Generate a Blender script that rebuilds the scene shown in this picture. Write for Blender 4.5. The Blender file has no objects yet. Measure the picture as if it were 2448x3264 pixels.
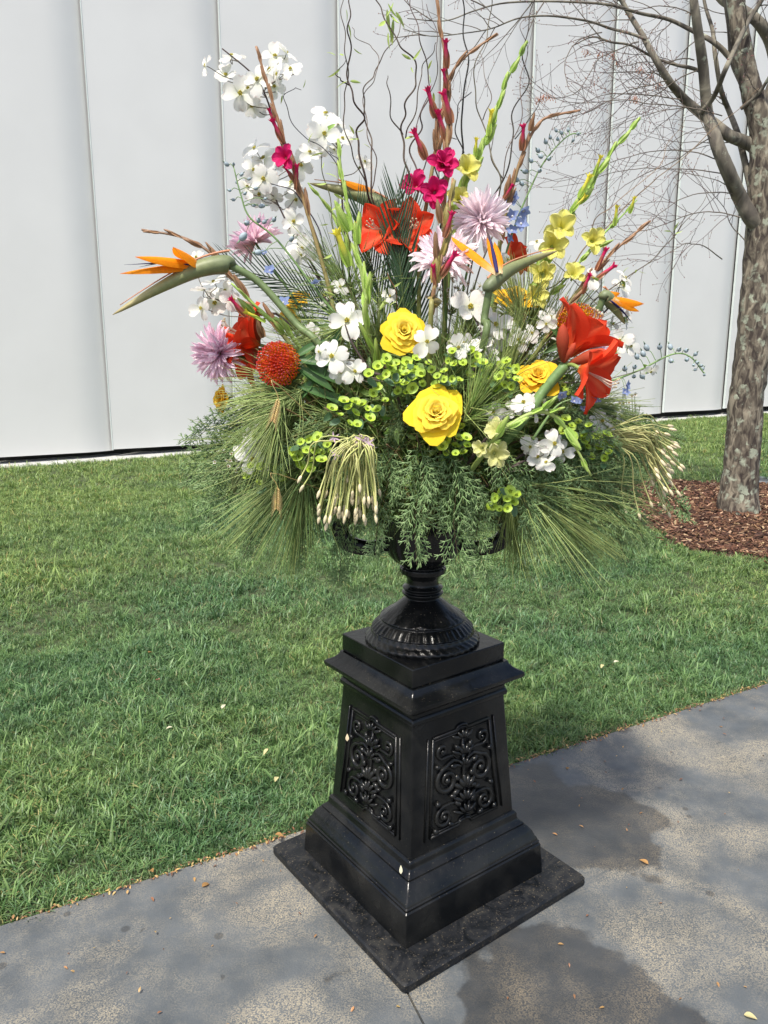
import bpy, math, random
import numpy as np
from mathutils import Vector, Matrix, noise
random.seed(7); RS = np.random.RandomState(11)
PI = math.pi
sc = bpy.context.scene
COL = sc.collection
# ------------------------------------------------------------------ camera
CAM = Vector((0, 0, 1.6)); PITCH = math.radians(11.745); FPX = 2450.0
cd = bpy.data.cameras.new("camera"); cam = bpy.data.objects.new("camera", cd); COL.objects.link(cam)
cam.location = CAM; cam.rotation_euler = (PI/2 - PITCH, 0, 0)
cd.sensor_fit = 'VERTICAL'; cd.sensor_height = 24.0; cd.lens = 24.0*FPX/3264.0
cd.clip_start = 0.05; cd.clip_end = 500
sc.camera = cam
# ------------------------------------------------------------------ light
SUN_DIR = Vector((-0.27, -0.56, 1.08)).normalized()          # from the scene towards the sun
w = bpy.data.worlds.new("World"); sc.world = w; w.use_nodes = True
nt = w.node_tree; bg = nt.nodes['Background']
sky = nt.nodes.new('ShaderNodeTexSky'); sky.sky_type = 'NISHITA'; sky.sun_disc = False
sky.sun_elevation = math.asin(SUN_DIR.z); sky.sun_rotation = math.atan2(SUN_DIR.x, SUN_DIR.y)
sky.air_density = 1.0; sky.dust_density = 3.0
nt.links.new(sky.outputs[0], bg.inputs[0]); bg.inputs[1].default_value = 0.15
sl = bpy.data.lights.new("sun", 'SUN'); sl.energy = 3.6; sl.angle = math.radians(4); sl.color = (1.0, .95, .86)
so = bpy.data.objects.new("sun", sl); COL.objects.link(so)
so.rotation_euler = (-SUN_DIR).to_track_quat('-Z', 'Y').to_euler(); so.location = (0, 0, 20)
sc.view_settings.view_transform = 'Standard'; sc.view_settings.look = 'None'
sc.view_settings.exposure = 0.6; sc.view_settings.gamma = 1.0
try: sc.view_settings.use_curve_mapping = False
except Exception: pass
sc.cycles.max_bounces = 6; sc.cycles.transparent_max_bounces = 8

# ------------------------------------------------------------------ helpers
K = 1.4756                                                    # photo scale of the notes below (1659 wide)
_c, _s = math.cos(PITCH), math.sin(PITCH)
def ray(x, y):
    X = (x*K - 1224)/FPX; u = -(y*K - 1632)/FPX
    return Vector((X, _c + u*_s, -_s + u*_c))
def P(x, y, Y):                                               # point seen at (x, y) on the world plane y = Y
    d = ray(x, y); return CAM + d*(Y/d.y)
def G(x, y, z=0.0):
    d = ray(x, y); return CAM + d*((z - CAM.z)/d.z)
def S(px, Y): return px*K/FPX*Y                               # size in metres of px at distance Y
Y0 = 2.155; AX = 0.119                                        # axis of the urn
ROOT = Vector((AX, Y0, 1.12))

class MB:
    def __init__(s): s.v = []; s.f = []; s.c = []
    def add(s, vs, fs, col):
        b = len(s.v); s.v.extend([tuple(p) for p in vs])
        s.f.extend([tuple(b+i for i in f) for f in fs])
        if isinstance(col, list): s.c.extend(col)
        else: s.c.extend([col]*len(vs))
        return b
    def mesh(s, name, mat=None, smooth=True):
        m = bpy.data.meshes.new(name); m.from_pydata(s.v, [], s.f); m.validate(clean_customdata=False)
        a = m.color_attributes.new("Col", 'FLOAT_COLOR', 'POINT')
        arr = np.ones((len(s.v), 4), np.float32); arr[:, :3] = np.array(s.c, np.float32).reshape(-1, 3)
        a.data.foreach_set('color', arr.ravel())
        if smooth: m.polygons.foreach_set('use_smooth', np.ones(len(m.polygons), bool))
        if mat: m.materials.append(mat)
        m.update(); return m
WM = {}
def put(name, data, parent=None, M=None, kind=None):
    o = bpy.data.objects.new(name, data); COL.objects.link(o)
    M = M or Matrix.Identity(4)
    if parent is not None:
        o.parent = parent; o.matrix_basis = WM[parent.name].inverted() @ M
    else: o.matrix_basis = M
    WM[o.name] = M.copy()
    if kind: o['kind'] = kind
    return o
def thing(name, label, cat, loc, group=None):
    o = put(name, None, None, Matrix.Translation(loc)); o.empty_display_size = .05
    o['label'] = label; o['category'] = cat
    if group: o['group'] = group
    return o
def tag(o, label, cat, group=None):
    o['label'] = label; o['category'] = cat
    if group: o['group'] = group
    return o
def frame(p, n, roll=0.0, s=1.0):
    n = Vector(n).normalized(); up = Vector((0, 0, 1)) if abs(n.z) < .95 else Vector((0, 1, 0))
    x = up.cross(n).normalized(); y = n.cross(x)
    R = Matrix((x, y, n)).transposed().to_4x4()
    return Matrix.Translation(p) @ R @ Matrix.Rotation(roll, 4, 'Z') @ Matrix.Scale(s, 4)
def rz(a): return Matrix.Rotation(a, 4, 'Z')
def mixc(a, b, t): return tuple(a[i]*(1-t)+b[i]*t for i in range(3))
def jit(c, k=.12):
    f = 1+random.uniform(-k, k); return tuple(max(0, x*f*(1+random.uniform(-k, k)*.3)) for x in c)
def cat(pts, n=6):                                            # Catmull-Rom
    pts = [Vector(p) for p in pts]
    if len(pts) < 3: return [pts[0].lerp(pts[-1], i/n) for i in range(n+1)]
    q = [pts[0]*2-pts[1]]+pts+[pts[-1]*2-pts[-2]]; out = []
    for i in range(1, len(q)-2):
        a, b, c, d = q[i-1:i+3]
        for k in range(n):
            t = k/n; out.append(.5*((2*b)+(c-a)*t+(2*a-5*b+4*c-d)*t*t+(3*b-a-3*c+d)*t**3))
    out.append(pts[-1]); return out
def tube(mb, pts, r, col, sides=6, cap=True, flat=1.0):
    pts = [Vector(p) for p in pts]; n = len(pts)
    R = r if callable(r) else (lambda t: r[0]+(r[1]-r[0])*t) if isinstance(r, tuple) else (lambda t: r)
    C = col if callable(col) else (lambda t: col)
    t0 = (pts[1]-pts[0]).normalized(); a = Vector((0, 0, 1)) if abs(t0.z) < .9 else Vector((1, 0, 0))
    nx = t0.cross(a).normalized(); vs = []; cs = []
    for i in range(n):
        t = (pts[min(i+1, n-1)]-pts[max(i-1, 0)]); t = t.normalized() if t.length > 1e-9 else t0
        nx = (nx - t*nx.dot(t)); nx = nx.normalized() if nx.length > 1e-6 else t.orthogonal().normalized()
        ny = t.cross(nx); rr = R(i/(n-1))
        for k in range(sides):
            an = 2*PI*k/sides; vs.append(pts[i]+nx*math.cos(an)*rr+ny*math.sin(an)*rr*flat); cs.append(C(i/(n-1)))
    fs = [(i*sides+k, i*sides+(k+1) % sides, (i+1)*sides+(k+1) % sides, (i+1)*sides+k) for i in range(n-1) for k in range(sides)]
    if cap: fs += [tuple(range(sides))[::-1], tuple((n-1)*sides+k for k in range(sides))]
    mb.add(vs, fs, cs)
def lathe(mb, prof, col, sides=12, close=False):
    vs = []; cs = []; C = col if callable(col) else (lambda t: col); n = len(prof)
    for i, (r, z) in enumerate(prof):
        for k in range(sides):
            a = 2*PI*k/sides; vs.append((r*math.cos(a), r*math.sin(a), z)); cs.append(C(i/(n-1)))
    fs = [(i*sides+k, i*sides+(k+1) % sides, (i+1)*sides+(k+1) % sides, (i+1)*sides+k) for i in range(n-1) for k in range(sides)]
    if close: fs += [tuple(range(sides))[::-1], tuple((n-1)*sides+k for k in range(sides))]
    mb.add(vs, fs, cs)
def ball(mb, c, r, col, sides=6, rings=4, sz=1.0):
    c = Vector(c); vs = []; 
    for i in range(rings+1):
        a = PI*i/rings
        for k in range(sides):
            b = 2*PI*k/sides; rr = r*max(math.sin(a), .02)
            vs.append(c+Vector((rr*math.cos(b), rr*math.sin(b), -r*sz*math.cos(a))))
    fs = [(i*sides+k, i*sides+(k+1) % sides, (i+1)*sides+(k+1) % sides, (i+1)*sides+k) for i in range(rings) for k in range(sides)]
    mb.add(vs, fs, col)
def petal(mb, L, W, col, prof=None, b0=0.2, curl=0.0, cup=0.0, ruf=0.0, rf=3, notch=0.0, nu=7, nv=5, M=None, seed=0, edge=None):
    """a leaf or petal growing along +Y from the origin, face up +Z"""
    prof = prof or (lambda u: math.sin(PI*min(1, u**.75*.93+.05)))
    C = col if callable(col) else (lambda u, v: col)
    ph = seed*1.7; vs = []; cs = []; y = z = 0.0
    for i in range(nu+1):
        u = i/nu; a = b0+curl*u
        if i: y += math.cos(a)*L/nu; z += math.sin(a)*L/nu
        wd = W*.5*max(prof(u), .02)
        for j in range(nv+1):
            v = -1+2*j/nv; k = cup*wd*v*v + ruf*W*math.sin(rf*v*PI+ph+u*2)*u*u*abs(v)**.5
            yy = y - notch*L*(1-min(1, abs(v)*2.2))*(u**6)
            vs.append(Vector((v*wd, yy-math.sin(a)*k, z+math.cos(a)*k))); cs.append(C(u, v))
    if M: vs = [M @ p for p in vs]
    fs = [(i*(nv+1)+j, i*(nv+1)+j+1, (i+1)*(nv+1)+j+1, (i+1)*(nv+1)+j) for i in range(nu) for j in range(nv)]
    mb.add(vs, fs, cs)
def one(fn, name, mat):
    mb = MB(); fn(mb); return mb.mesh(name, mat)

# ------------------------------------------------------------------ materials
def mat_new(name):
    m = bpy.data.materials.new(name); m.use_nodes = True
    n = m.node_tree; b = n.nodes['Principled BSDF']; return m, n, b
def N(n, t, **k):
    x = n.nodes.new(t)
    for a, v in k.items(): setattr(x, a, v)
    return x
def plant_mat(name, rough=.5, trans=.3, spec=.4, nscale=60, namt=.25, bump=.15):
    m, n, b = mat_new(name); out = n.nodes['Material Output']; L = n.links.new
    at = N(n, 'ShaderNodeAttribute', attribute_name="Col"); tc = N(n, 'ShaderNodeTexCoord')
    no = N(n, 'ShaderNodeTexNoise'); no.inputs['Scale'].default_value = nscale; no.inputs['Detail'].default_value = 3
    L(tc.outputs['Object'], no.inputs['Vector'])
    mr = N(n, 'ShaderNodeMapRange'); mr.inputs[3].default_value = 1-namt; mr.inputs[4].default_value = 1+namt
    L(no.outputs[0], mr.inputs[0])
    oi = N(n, 'ShaderNodeObjectInfo'); m2 = N(n, 'ShaderNodeMapRange'); m2.inputs[3].default_value = .88; m2.inputs[4].default_value = 1.1
    L(oi.outputs['Random'], m2.inputs[0])
    mu = N(n, 'ShaderNodeMath', operation='MULTIPLY'); L(mr.outputs[0], mu.inputs[0]); L(m2.outputs[0], mu.inputs[1])
    vm = N(n, 'ShaderNodeVectorMath', operation='SCALE'); L(at.outputs['Color'], vm.inputs[0]); L(mu.outputs[0], vm.inputs['Scale'])
    L(vm.outputs[0], b.inputs['Base Color']); b.inputs['Roughness'].default_value = rough
    b.inputs['Specular IOR Level'].default_value = spec
    if bump:
        bp = N(n, 'ShaderNodeBump'); bp.inputs['Strength'].default_value = bump; bp.inputs['Distance'].default_value = .002
        L(no.outputs[0], bp.inputs['Height']); L(bp.outputs[0], b.inputs['Normal'])
    if trans:
        tr = N(n, 'ShaderNodeBsdfTranslucent'); L(vm.outputs[0], tr.inputs[0])
        ms = N(n, 'ShaderNodeMixShader'); ms.inputs[0].default_value = trans
        L(b.outputs[0], ms.inputs[1]); L(tr.outputs[0], ms.inputs[2]); L(ms.outputs[0], out.inputs[0])
    return m
PETAL = plant_mat('petal', .6, .4, .2, 120, .2, .35)
LEAF = plant_mat('leaf', .45, .25, .45, 50, .3, .25)
STEM = plant_mat('stem', .5, 0, .4, 70, .3, .3)
WOOD = plant_mat('twig_bark', .75, 0, .2, 150, .4, .5)
GRASS = plant_mat('grass_blade', .45, .3, .4, 5, .35, 0)

def iron():
    m, n, b = mat_new('black_gloss_iron'); L = n.links.new
    tc = N(n, 'ShaderNodeTexCoord')
    n1 = N(n, 'ShaderNodeTexNoise'); n1.inputs['Scale'].default_value = 9; n1.inputs['Detail'].default_value = 8
    n2 = N(n, 'ShaderNodeTexNoise'); n2.inputs['Scale'].default_value = 260; n2.inputs['Detail'].default_value = 2
    n3 = N(n, 'ShaderNodeTexNoise'); n3.inputs['Scale'].default_value = 55; n3.inputs['Detail'].default_value = 6
    for x in (n1, n2, n3): L(tc.outputs['Object'], x.inputs['Vector'])
    # specks of dust, thicker on faces that look up
    ge = N(n, 'ShaderNodeNewGeometry'); sx = N(n, 'ShaderNodeSeparateXYZ'); L(ge.outputs['Normal'], sx.inputs[0])
    th = N(n, 'ShaderNodeMapRange'); th.inputs[1].default_value = 0; th.inputs[2].default_value = 1; th.inputs[3].default_value = .77; th.inputs[4].default_value = .715
    L(sx.outputs['Z'], th.inputs[0])
    gt = N(n, 'ShaderNodeMath', operation='GREATER_THAN'); L(n2.outputs[0], gt.inputs[0]); L(th.outputs[0], gt.inputs[1])
    r1 = N(n, 'ShaderNodeValToRGB'); r1.color_ramp.elements[0].position = .42; r1.color_ramp.elements[0].color = (.004, .0045, .005, 1)
    r1.color_ramp.elements[1].position = .75; r1.color_ramp.elements[1].color = (.016, .016, .015, 1)
    L(n1.outputs[0], r1.inputs[0])
    mx = N(n, 'ShaderNodeMixRGB'); L(gt.outputs[0], mx.inputs[0]); L(r1.outputs[0], mx.inputs[1]); mx.inputs[2].default_value = (.16, .14, .10, 1)
    L(mx.outputs[0], b.inputs['Base Color'])
    r2 = N(n, 'ShaderNodeMapRange'); r2.inputs[1].default_value = .3; r2.inputs[2].default_value = .7; r2.inputs[3].default_value = .16; r2.inputs[4].default_value = .30; b.inputs['Specular IOR Level'].default_value = .30; L(n1.outputs[0], r2.inputs[0])
    L(r2.outputs[0], b.inputs['Roughness'])
    bp = N(n, 'ShaderNodeBump'); bp.inputs['Strength'].default_value = .35; bp.inputs['Distance'].default_value = .003
    L(n3.outputs[0], bp.inputs['Height']); L(bp.outputs[0], b.inputs['Normal']); return m
IRON = iron()

def slate():
    m, n, b = mat_new('black_slate'); L = n.links.new
    tc = N(n, 'ShaderNodeTexCoord')
    n1 = N(n, 'ShaderNodeTexNoise'); n1.inputs['Scale'].default_value = 13; n1.inputs['Detail'].default_value = 9; n1.inputs['Distortion'].default_value = 1.8
    n2 = N(n, 'ShaderNodeTexNoise'); n2.inputs['Scale'].default_value = 220; n2.inputs['Detail'].default_value = 3
    for x in (n1, n2): L(tc.outputs['Object'], x.inputs['Vector'])
    r = N(n, 'ShaderNodeValToRGB'); e = r.color_ramp.elements
    e[0].position = .35; e[0].color = (.004, .005, .006, 1); e[1].position = .52; e[1].color = (.009, .010, .012, 1)
    x = e.new(.64); x.color = (.019, .019, .018, 1); L(n1.outputs[0], r.inputs[0])
    gt = N(n, 'ShaderNodeMapRange'); gt.inputs[1].default_value = .63; gt.inputs[2].default_value = .70; L(n2.outputs[0], gt.inputs[0])
    mx = N(n, 'ShaderNodeMixRGB'); L(gt.outputs[0], mx.inputs[0]); L(r.outputs[0], mx.inputs[1]); mx.inputs[2].default_value = (.11, .09, .06, 1)
    L(mx.outputs[0], b.inputs['Base Color'])
    rr = N(n, 'ShaderNodeMapRange'); rr.inputs[1].default_value = .35; rr.inputs[2].default_value = .65; rr.inputs[3].default_value = .4; rr.inputs[4].default_value = .75; b.inputs['Specular IOR Level'].default_value = .3
    L(n1.outputs[0], rr.inputs[0]); L(rr.outputs[0], b.inputs['Roughness'])
    bp = N(n, 'ShaderNodeBump'); bp.inputs['Strength'].default_value = .5; bp.inputs['Distance'].default_value = .006
    L(n1.outputs[0], bp.inputs['Height']); L(bp.outputs[0], b.inputs['Normal']); return m
SLATE = slate()

def path_mat():
    m, n, b = mat_new('stained_dark_paving'); L = n.links.new
    ge = N(n, 'ShaderNodeNewGeometry'); pos = ge.outputs['Position']
    def noi(s, d=4, dist=0.0, rough=.55):
        x = N(n, 'ShaderNodeTexNoise'); x.inputs['Scale'].default_value = s; x.inputs['Detail'].default_value = d
        x.inputs['Distortion'].default_value = dist; x.inputs['Roughness'].default_value = rough; L(pos, x.inputs['Vector']); return x.outputs[0]
    def mr(i, a, b_, c=0., d=1.):
        x = N(n, 'ShaderNodeMapRange'); x.inputs[1].default_value = a; x.inputs[2].default_value = b_; x.inputs[3].default_value = c; x.inputs[4].default_value = d
        x.interpolation_type = 'SMOOTHSTEP'; L(i, x.inputs[0]); return x.outputs[0]
    def mth(op, a, b_):
        x = N(n, 'ShaderNodeMath', operation=op)
        for i, q in enumerate((a, b_)):
            if isinstance(q, (int, float)): x.inputs[i].default_value = q
            else: L(q, x.inputs[i])
        return x.outputs[0]
    patch = mr(noi(2.6, 6, .6), .42, .70); mid = mr(noi(14, 4), .35, .7)
    sp = mr(noi(210, 4, 0, .8), .48, .60)
    vo = N(n, 'ShaderNodeTexVoronoi'); vo.inputs['Scale'].default_value = 85; L(pos, vo.inputs['Vector'])
    ring = mr(vo.outputs['Distance'], .25, .38); ring = mth('MULTIPLY', ring, mr(vo.outputs['Distance'], .58, .45))
    tan = mth('MULTIPLY', mth('ADD', mth('MULTIPLY', patch, .98), mth('MULTIPLY', mid, .20)), mth('MAXIMUM', sp, mth('MULTIPLY', ring, .5)))
    tan = mth('MINIMUM', tan, .80)
    base = N(n, 'ShaderNodeValToRGB'); e = base.color_ramp.elements; e[0].position = .3; e[0].color = (.052, .061, .068, 1); e[1].position = .7; e[1].color = (.098, .108, .114, 1)
    L(noi(6, 6), base.inputs[0])
    mx = N(n, 'ShaderNodeMixRGB'); L(tan, mx.inputs[0]); L(base.outputs[0], mx.inputs[1]); mx.inputs[2].default_value = (.42, .36, .25, 1)
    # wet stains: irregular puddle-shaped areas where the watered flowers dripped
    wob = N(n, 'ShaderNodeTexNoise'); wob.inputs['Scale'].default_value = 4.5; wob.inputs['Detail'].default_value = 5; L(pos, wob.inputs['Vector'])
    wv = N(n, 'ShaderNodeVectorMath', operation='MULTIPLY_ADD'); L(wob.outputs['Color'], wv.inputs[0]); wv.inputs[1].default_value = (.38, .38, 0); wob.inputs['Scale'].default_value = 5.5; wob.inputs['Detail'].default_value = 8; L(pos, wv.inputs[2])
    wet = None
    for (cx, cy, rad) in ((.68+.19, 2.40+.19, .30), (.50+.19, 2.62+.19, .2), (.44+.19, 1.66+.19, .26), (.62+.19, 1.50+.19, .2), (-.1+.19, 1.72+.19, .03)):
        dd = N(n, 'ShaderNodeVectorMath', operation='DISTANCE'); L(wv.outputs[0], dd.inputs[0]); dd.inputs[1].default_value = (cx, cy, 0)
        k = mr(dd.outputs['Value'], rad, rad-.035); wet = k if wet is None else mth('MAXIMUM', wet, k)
    v2 = N(n, 'ShaderNodeTexVoronoi'); v2.inputs['Scale'].default_value = 11; L(pos, v2.inputs['Vector'])
    drop = mth('MULTIPLY', mr(v2.outputs['Distance'], .17, .12), mth('GREATER_THAN', noi(3.1, 1), .53))
    wet = mth('MAXIMUM', wet, mth('MULTIPLY', drop, .8))
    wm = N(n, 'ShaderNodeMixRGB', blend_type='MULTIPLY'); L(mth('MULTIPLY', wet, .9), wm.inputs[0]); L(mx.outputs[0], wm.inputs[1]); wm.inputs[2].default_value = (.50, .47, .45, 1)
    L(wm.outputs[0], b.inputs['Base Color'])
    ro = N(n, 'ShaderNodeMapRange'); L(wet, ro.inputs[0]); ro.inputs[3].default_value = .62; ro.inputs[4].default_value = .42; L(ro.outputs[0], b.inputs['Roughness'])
    bp = N(n, 'ShaderNodeBump'); bp.inputs['Strength'].default_value = .5; bp.inputs['Distance'].default_value = .002
    L(noi(180, 4), bp.inputs['Height']); L(bp.outputs[0], b.inputs['Normal']); return m
PATHM = path_mat()

def simple(name, c1, c2, scale, rough=.8, detail=6, bump=.4, dist=.01, coord='Object', lo=.35, hi=.65, spec=.5):
    m, n, b = mat_new(name); L = n.links.new; tc = N(n, 'ShaderNodeTexCoord')
    no = N(n, 'ShaderNodeTexNoise'); no.inputs['Scale'].default_value = scale; no.inputs['Detail'].default_value = detail; L(tc.outputs[coord], no.inputs['Vector'])
    r = N(n, 'ShaderNodeValToRGB'); e = r.color_ramp.elements; e[0].position = lo; e[0].color = (*c1, 1); e[1].position = hi; e[1].color = (*c2, 1)
    L(no.outputs[0], r.inputs[0]); L(r.outputs[0], b.inputs['Base Color']); b.inputs['Roughness'].default_value = rough; b.inputs['Specular IOR Level'].default_value = spec
    bp = N(n, 'ShaderNodeBump'); bp.inputs['Strength'].default_value = bump; bp.inputs['Distance'].default_value = dist
    L(no.outputs[0], bp.inputs['Height']); L(bp.outputs[0], b.inputs['Normal']); return m
SOIL = simple('thatch_soil', (.025, .035, .012), (.06, .075, .025), 30)
MULCH = simple('mulch_soil', (.03, .014, .009), (.11, .05, .03), 40)
KERB = simple('pale_concrete', (.34, .34, .32), (.46, .45, .42), 12, .85)
DARK = simple('dark_recess', (.006, .006, .006), (.02, .018, .016), 6, .6)
GLASS = simple('satin_white_glass', (.615, .61, .595), (.64, .635, .62), 1.2, .32, 3, .02, .01, spec=.5)
EDGE = simple('green_glass_edge', (.54, .59, .57), (.58, .63, .61), 3, .2, 2, .0)
def bark(nm='lichened_bark', lich=(.50, .60), dark=1.0, sc_=22):
    m, n, b = mat_new(nm); L = n.links.new; tc = N(n, 'ShaderNodeTexCoord')
    mp = N(n, 'ShaderNodeMapping'); mp.inputs['Scale'].default_value = (1, 1, .35); L(tc.outputs['Object'], mp.inputs[0])
    n1 = N(n, 'ShaderNodeTexNoise'); n1.inputs['Scale'].default_value = sc_; n1.inputs['Detail'].default_value = 8; n1.inputs['Distortion'].default_value = .8; L(mp.outputs[0], n1.inputs['Vector'])
    n2 = N(n, 'ShaderNodeTexNoise'); n2.inputs['Scale'].default_value = 9; n2.inputs['Detail'].default_value = 5; L(tc.outputs['Object'], n2.inputs['Vector'])
    v = N(n, 'ShaderNodeTexVoronoi'); v.inputs['Scale'].default_value = 26; nd_ = N(n, 'ShaderNodeTexNoise'); nd_.inputs['Scale'].default_value = 14; nd_.inputs['Detail'].default_value = 4; L(tc.outputs['Object'], nd_.inputs['Vector'])
    vd = N(n, 'ShaderNodeVectorMath', operation='MULTIPLY_ADD'); L(nd_.outputs['Color'], vd.inputs[0]); vd.inputs[1].default_value = (.12, .12, .16); L(tc.outputs['Object'], vd.inputs[2]); L(vd.outputs[0], v.inputs['Vector'])
    v.inputs['Scale'].default_value = 15; v.inputs['Randomness'].default_value = 1
    r = N(n, 'ShaderNodeValToRGB'); e = r.color_ramp.elements; e[0].position = .38; e[0].color = (.035, .025, .020, 1); e[1].position = .68; e[1].color = (.25, .215, .16, 1)
    x = e.new(.5); x.color = (.095, .078, .058, 1); L(n1.outputs[0], r.inputs[0])
    mr = N(n, 'ShaderNodeMapRange'); mr.inputs[1].default_value = lich[0]; mr.inputs[2].default_value = lich[1]; L(n2.outputs[0], mr.inputs[0])
    vr = N(n, 'ShaderNodeMapRange'); vr.inputs[1].default_value = .55; vr.inputs[2].default_value = .45; L(v.outputs['Distance'], vr.inputs[0])
    mu = N(n, 'ShaderNodeMath', operation='MULTIPLY'); L(mr.outputs[0], mu.inputs[0]); L(vr.outputs[0], mu.inputs[1])
    mx = N(n, 'ShaderNodeMixRGB'); L(mu.outputs[0], mx.inputs[0]); L(r.outputs[0], mx.inputs[1]); mx.inputs[2].default_value = (.27, .29, .22, 1)
    at = N(n, 'ShaderNodeAttribute', attribute_name="Col")
    m2 = N(n, 'ShaderNodeMixRGB', blend_type='MULTIPLY'); m2.inputs[0].default_value = 1; L(mx.outputs[0], m2.inputs[1]); L(at.outputs['Color'], m2.inputs[2])
    L(m2.outputs[0], b.inputs['Base Color']); b.inputs['Roughness'].default_value = .9
    bp = N(n, 'ShaderNodeBump'); bp.inputs['Strength'].default_value = .9; bp.inputs['Distance'].default_value = .02
    L(n1.outputs[0], bp.inputs['Height']); L(bp.outputs[0], b.inputs['Normal']); return m
BARK = bark(); LIMB = bark('smooth_limb_bark', (.60, .72), 1.0, 9)
_r = [x for x in LIMB.node_tree.nodes if x.type == 'VALTORGB'][0].color_ramp.elements
_r[0].color = (.07, .06, .048, 1); _r[1].color = (.125, .11, .085, 1); _r[2].color = (.22, .20, .15, 1)

# ------------------------------------------------------------------ ground
PE0, PES = 2.505, .548                                        # path edge  y = PE0 + PES x
TREE = Vector((3.50, 7.35, 0))
def sstep(t): t = max(0., min(1., t)); return t*t*(3-2*t)
def lawn_z(x, y):
    d = (y-PE0-PES*x)*.877
    return .0127*max(0, min(x, 16)+5.5)*sstep(d/7.0)
def mb_grid(name, xs, ys, zf, mat):
    mb = MB(); nx, ny = len(xs), len(ys)
    mb.add([(x, y, zf(x, y)) for x in xs for y in ys], [(i*ny+j, (i+1)*ny+j, (i+1)*ny+j+1, i*ny+j+1) for i in range(nx-1) for j in range(ny-1)], (1, 1, 1))
    return mb.mesh(name, mat)
g = put('ground', one(lambda mb: mb.add([(-150, -150, -.06), (150, -150, -.06), (150, 150, -.06), (-150, 150, -.06)], [(0, 1, 2, 3)], (1, 1, 1)), 'ground', SOIL), kind='structure')
# lawn bed: strips measured from the path edge
mb = MB(); us = np.linspace(-30, 45, 76); vs_ = np.linspace(0, 24, 49)
ud = Vector((1, PES, 0)).normalized(); nd = Vector((-ud.y, ud.x, 0)); O = Vector((0, PE0, 0))
pts = []
for u in us:
    for v in vs_:
        p = O+ud*float(u)+nd*float(v); p.z = lawn_z(p.x, p.y)-.018; pts.append(p)
nv = len(vs_); mb.add(pts, [(i*nv+j, (i+1)*nv+j, (i+1)*nv+j+1, i*nv+j+1) for i in range(len(us)-1) for j in range(nv-1)], (1, 1, 1))
put('lawn', mb.mesh('lawn', SOIL), kind='structure')
# paving: the path with its slabs as pieces, an open joint under the plinth
path = put('path', one(lambda mb: mb.add([tuple(O+ud*-30+nd*-.004)[:2]+(-.03,), tuple(O+ud*45+nd*-.004)[:2]+(-.03,), tuple(O+ud*45-nd*14)[:2]+(-.03,), tuple(O+ud*-30-nd*14)[:2]+(-.03,)], [(0, 1, 2, 3)][::-1], (1, 1, 1)), 'path', DARK), kind='structure')
J1, J2 = G(877, 2138), G(915, 2212)
jd = (J2-J1).normalized()
def on_edge(p, v):                                            # walk the joint to distance v from the lawn edge
    dn = jd.dot(nd); return p+jd*((-v-(p-O).dot(nd))/dn)
def slab(a0, a1, skew):
    cs = []
    for (v, a) in ((.0, a0), (.0, a1), (3.2, a1), (3.2, a0)):
        base = on_edge(J1, v); cs.append(base+ud*a-Vector((0, 0, base.z)))
    def f(mb):
        g_ = .004; c = sum(cs, Vector())/4
        top = [q+(c-q).normalized()*g_ for q in cs]
        mb.add([Vector((q.x, q.y, 0)) for q in top]+[Vector((q.x, q.y, -.05)) for q in cs], [(0, 1, 2, 3)[::-1], (0, 1, 5, 4), (1, 2, 6, 5), (2, 3, 7, 6), (3, 0, 4, 7)], (1, 1, 1))
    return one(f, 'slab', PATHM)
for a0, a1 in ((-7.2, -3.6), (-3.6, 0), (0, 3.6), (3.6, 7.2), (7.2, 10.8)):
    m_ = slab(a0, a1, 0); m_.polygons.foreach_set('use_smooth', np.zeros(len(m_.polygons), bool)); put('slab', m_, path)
def f(mb):
    for s0, s1 in ((-26, -7.21), (10.81, 40)):
        a = on_edge(J1, 0)+ud*s0; b = on_edge(J1, 0)+ud*s1; c = b-nd*13; d = a-nd*13
        mb.add([(q.x, q.y, -.002) for q in (a, b, c, d)], [(3, 2, 1, 0)], (1, 1, 1))
    a = on_edge(J1, 3.205)+ud*-8; b = on_edge(J1, 3.205)+ud*12; c = b-nd*9; d = a-nd*9
    mb.add([(q.x, q.y, 0) for q in (a, b, c, d)], [(3, 2, 1, 0)], (1, 1, 1))
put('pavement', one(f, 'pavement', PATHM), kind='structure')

# ------------------------------------------------------------------ glass clad building
TH = math.radians(27.25); WU = Vector((math.cos(TH), math.sin(TH), 0)); WN = Vector((WU.y, -WU.x, 0)); WA = Vector((0, 14, 0))
SP = 1.945; U0 = -4.72
def wp(u, off, z): q = WA+WU*u+WN*off; return Vector((q.x, q.y, z))
def wall_z(u): return .135+(u-U0)*.0137
bld = thing('museum_building', 'long pale grey building clad in tall overlapping satin glass panels', 'building', wp(3, 0, 0))
def wall_back(mb):
    q = [wp(-16, -.35, -.1), wp(40, -.35, -.1), wp(40, -.35, 16), wp(-16, -.35, 16), wp(-16, -7, -.1), wp(40, -7, -.1), wp(40, -7, 16), wp(-16, -7, 16)]
    mb.add(q, [(0, 1, 2, 3), (1, 5, 6, 2), (5, 4, 7, 6), (4, 0, 3, 7), (3, 2, 6, 7)], (1, 1, 1))
m_ = one(wall_back, 'wall', DARK); m_.polygons.foreach_set('use_smooth', np.zeros(len(m_.polygons), bool)); put('wall', m_, bld)
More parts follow.
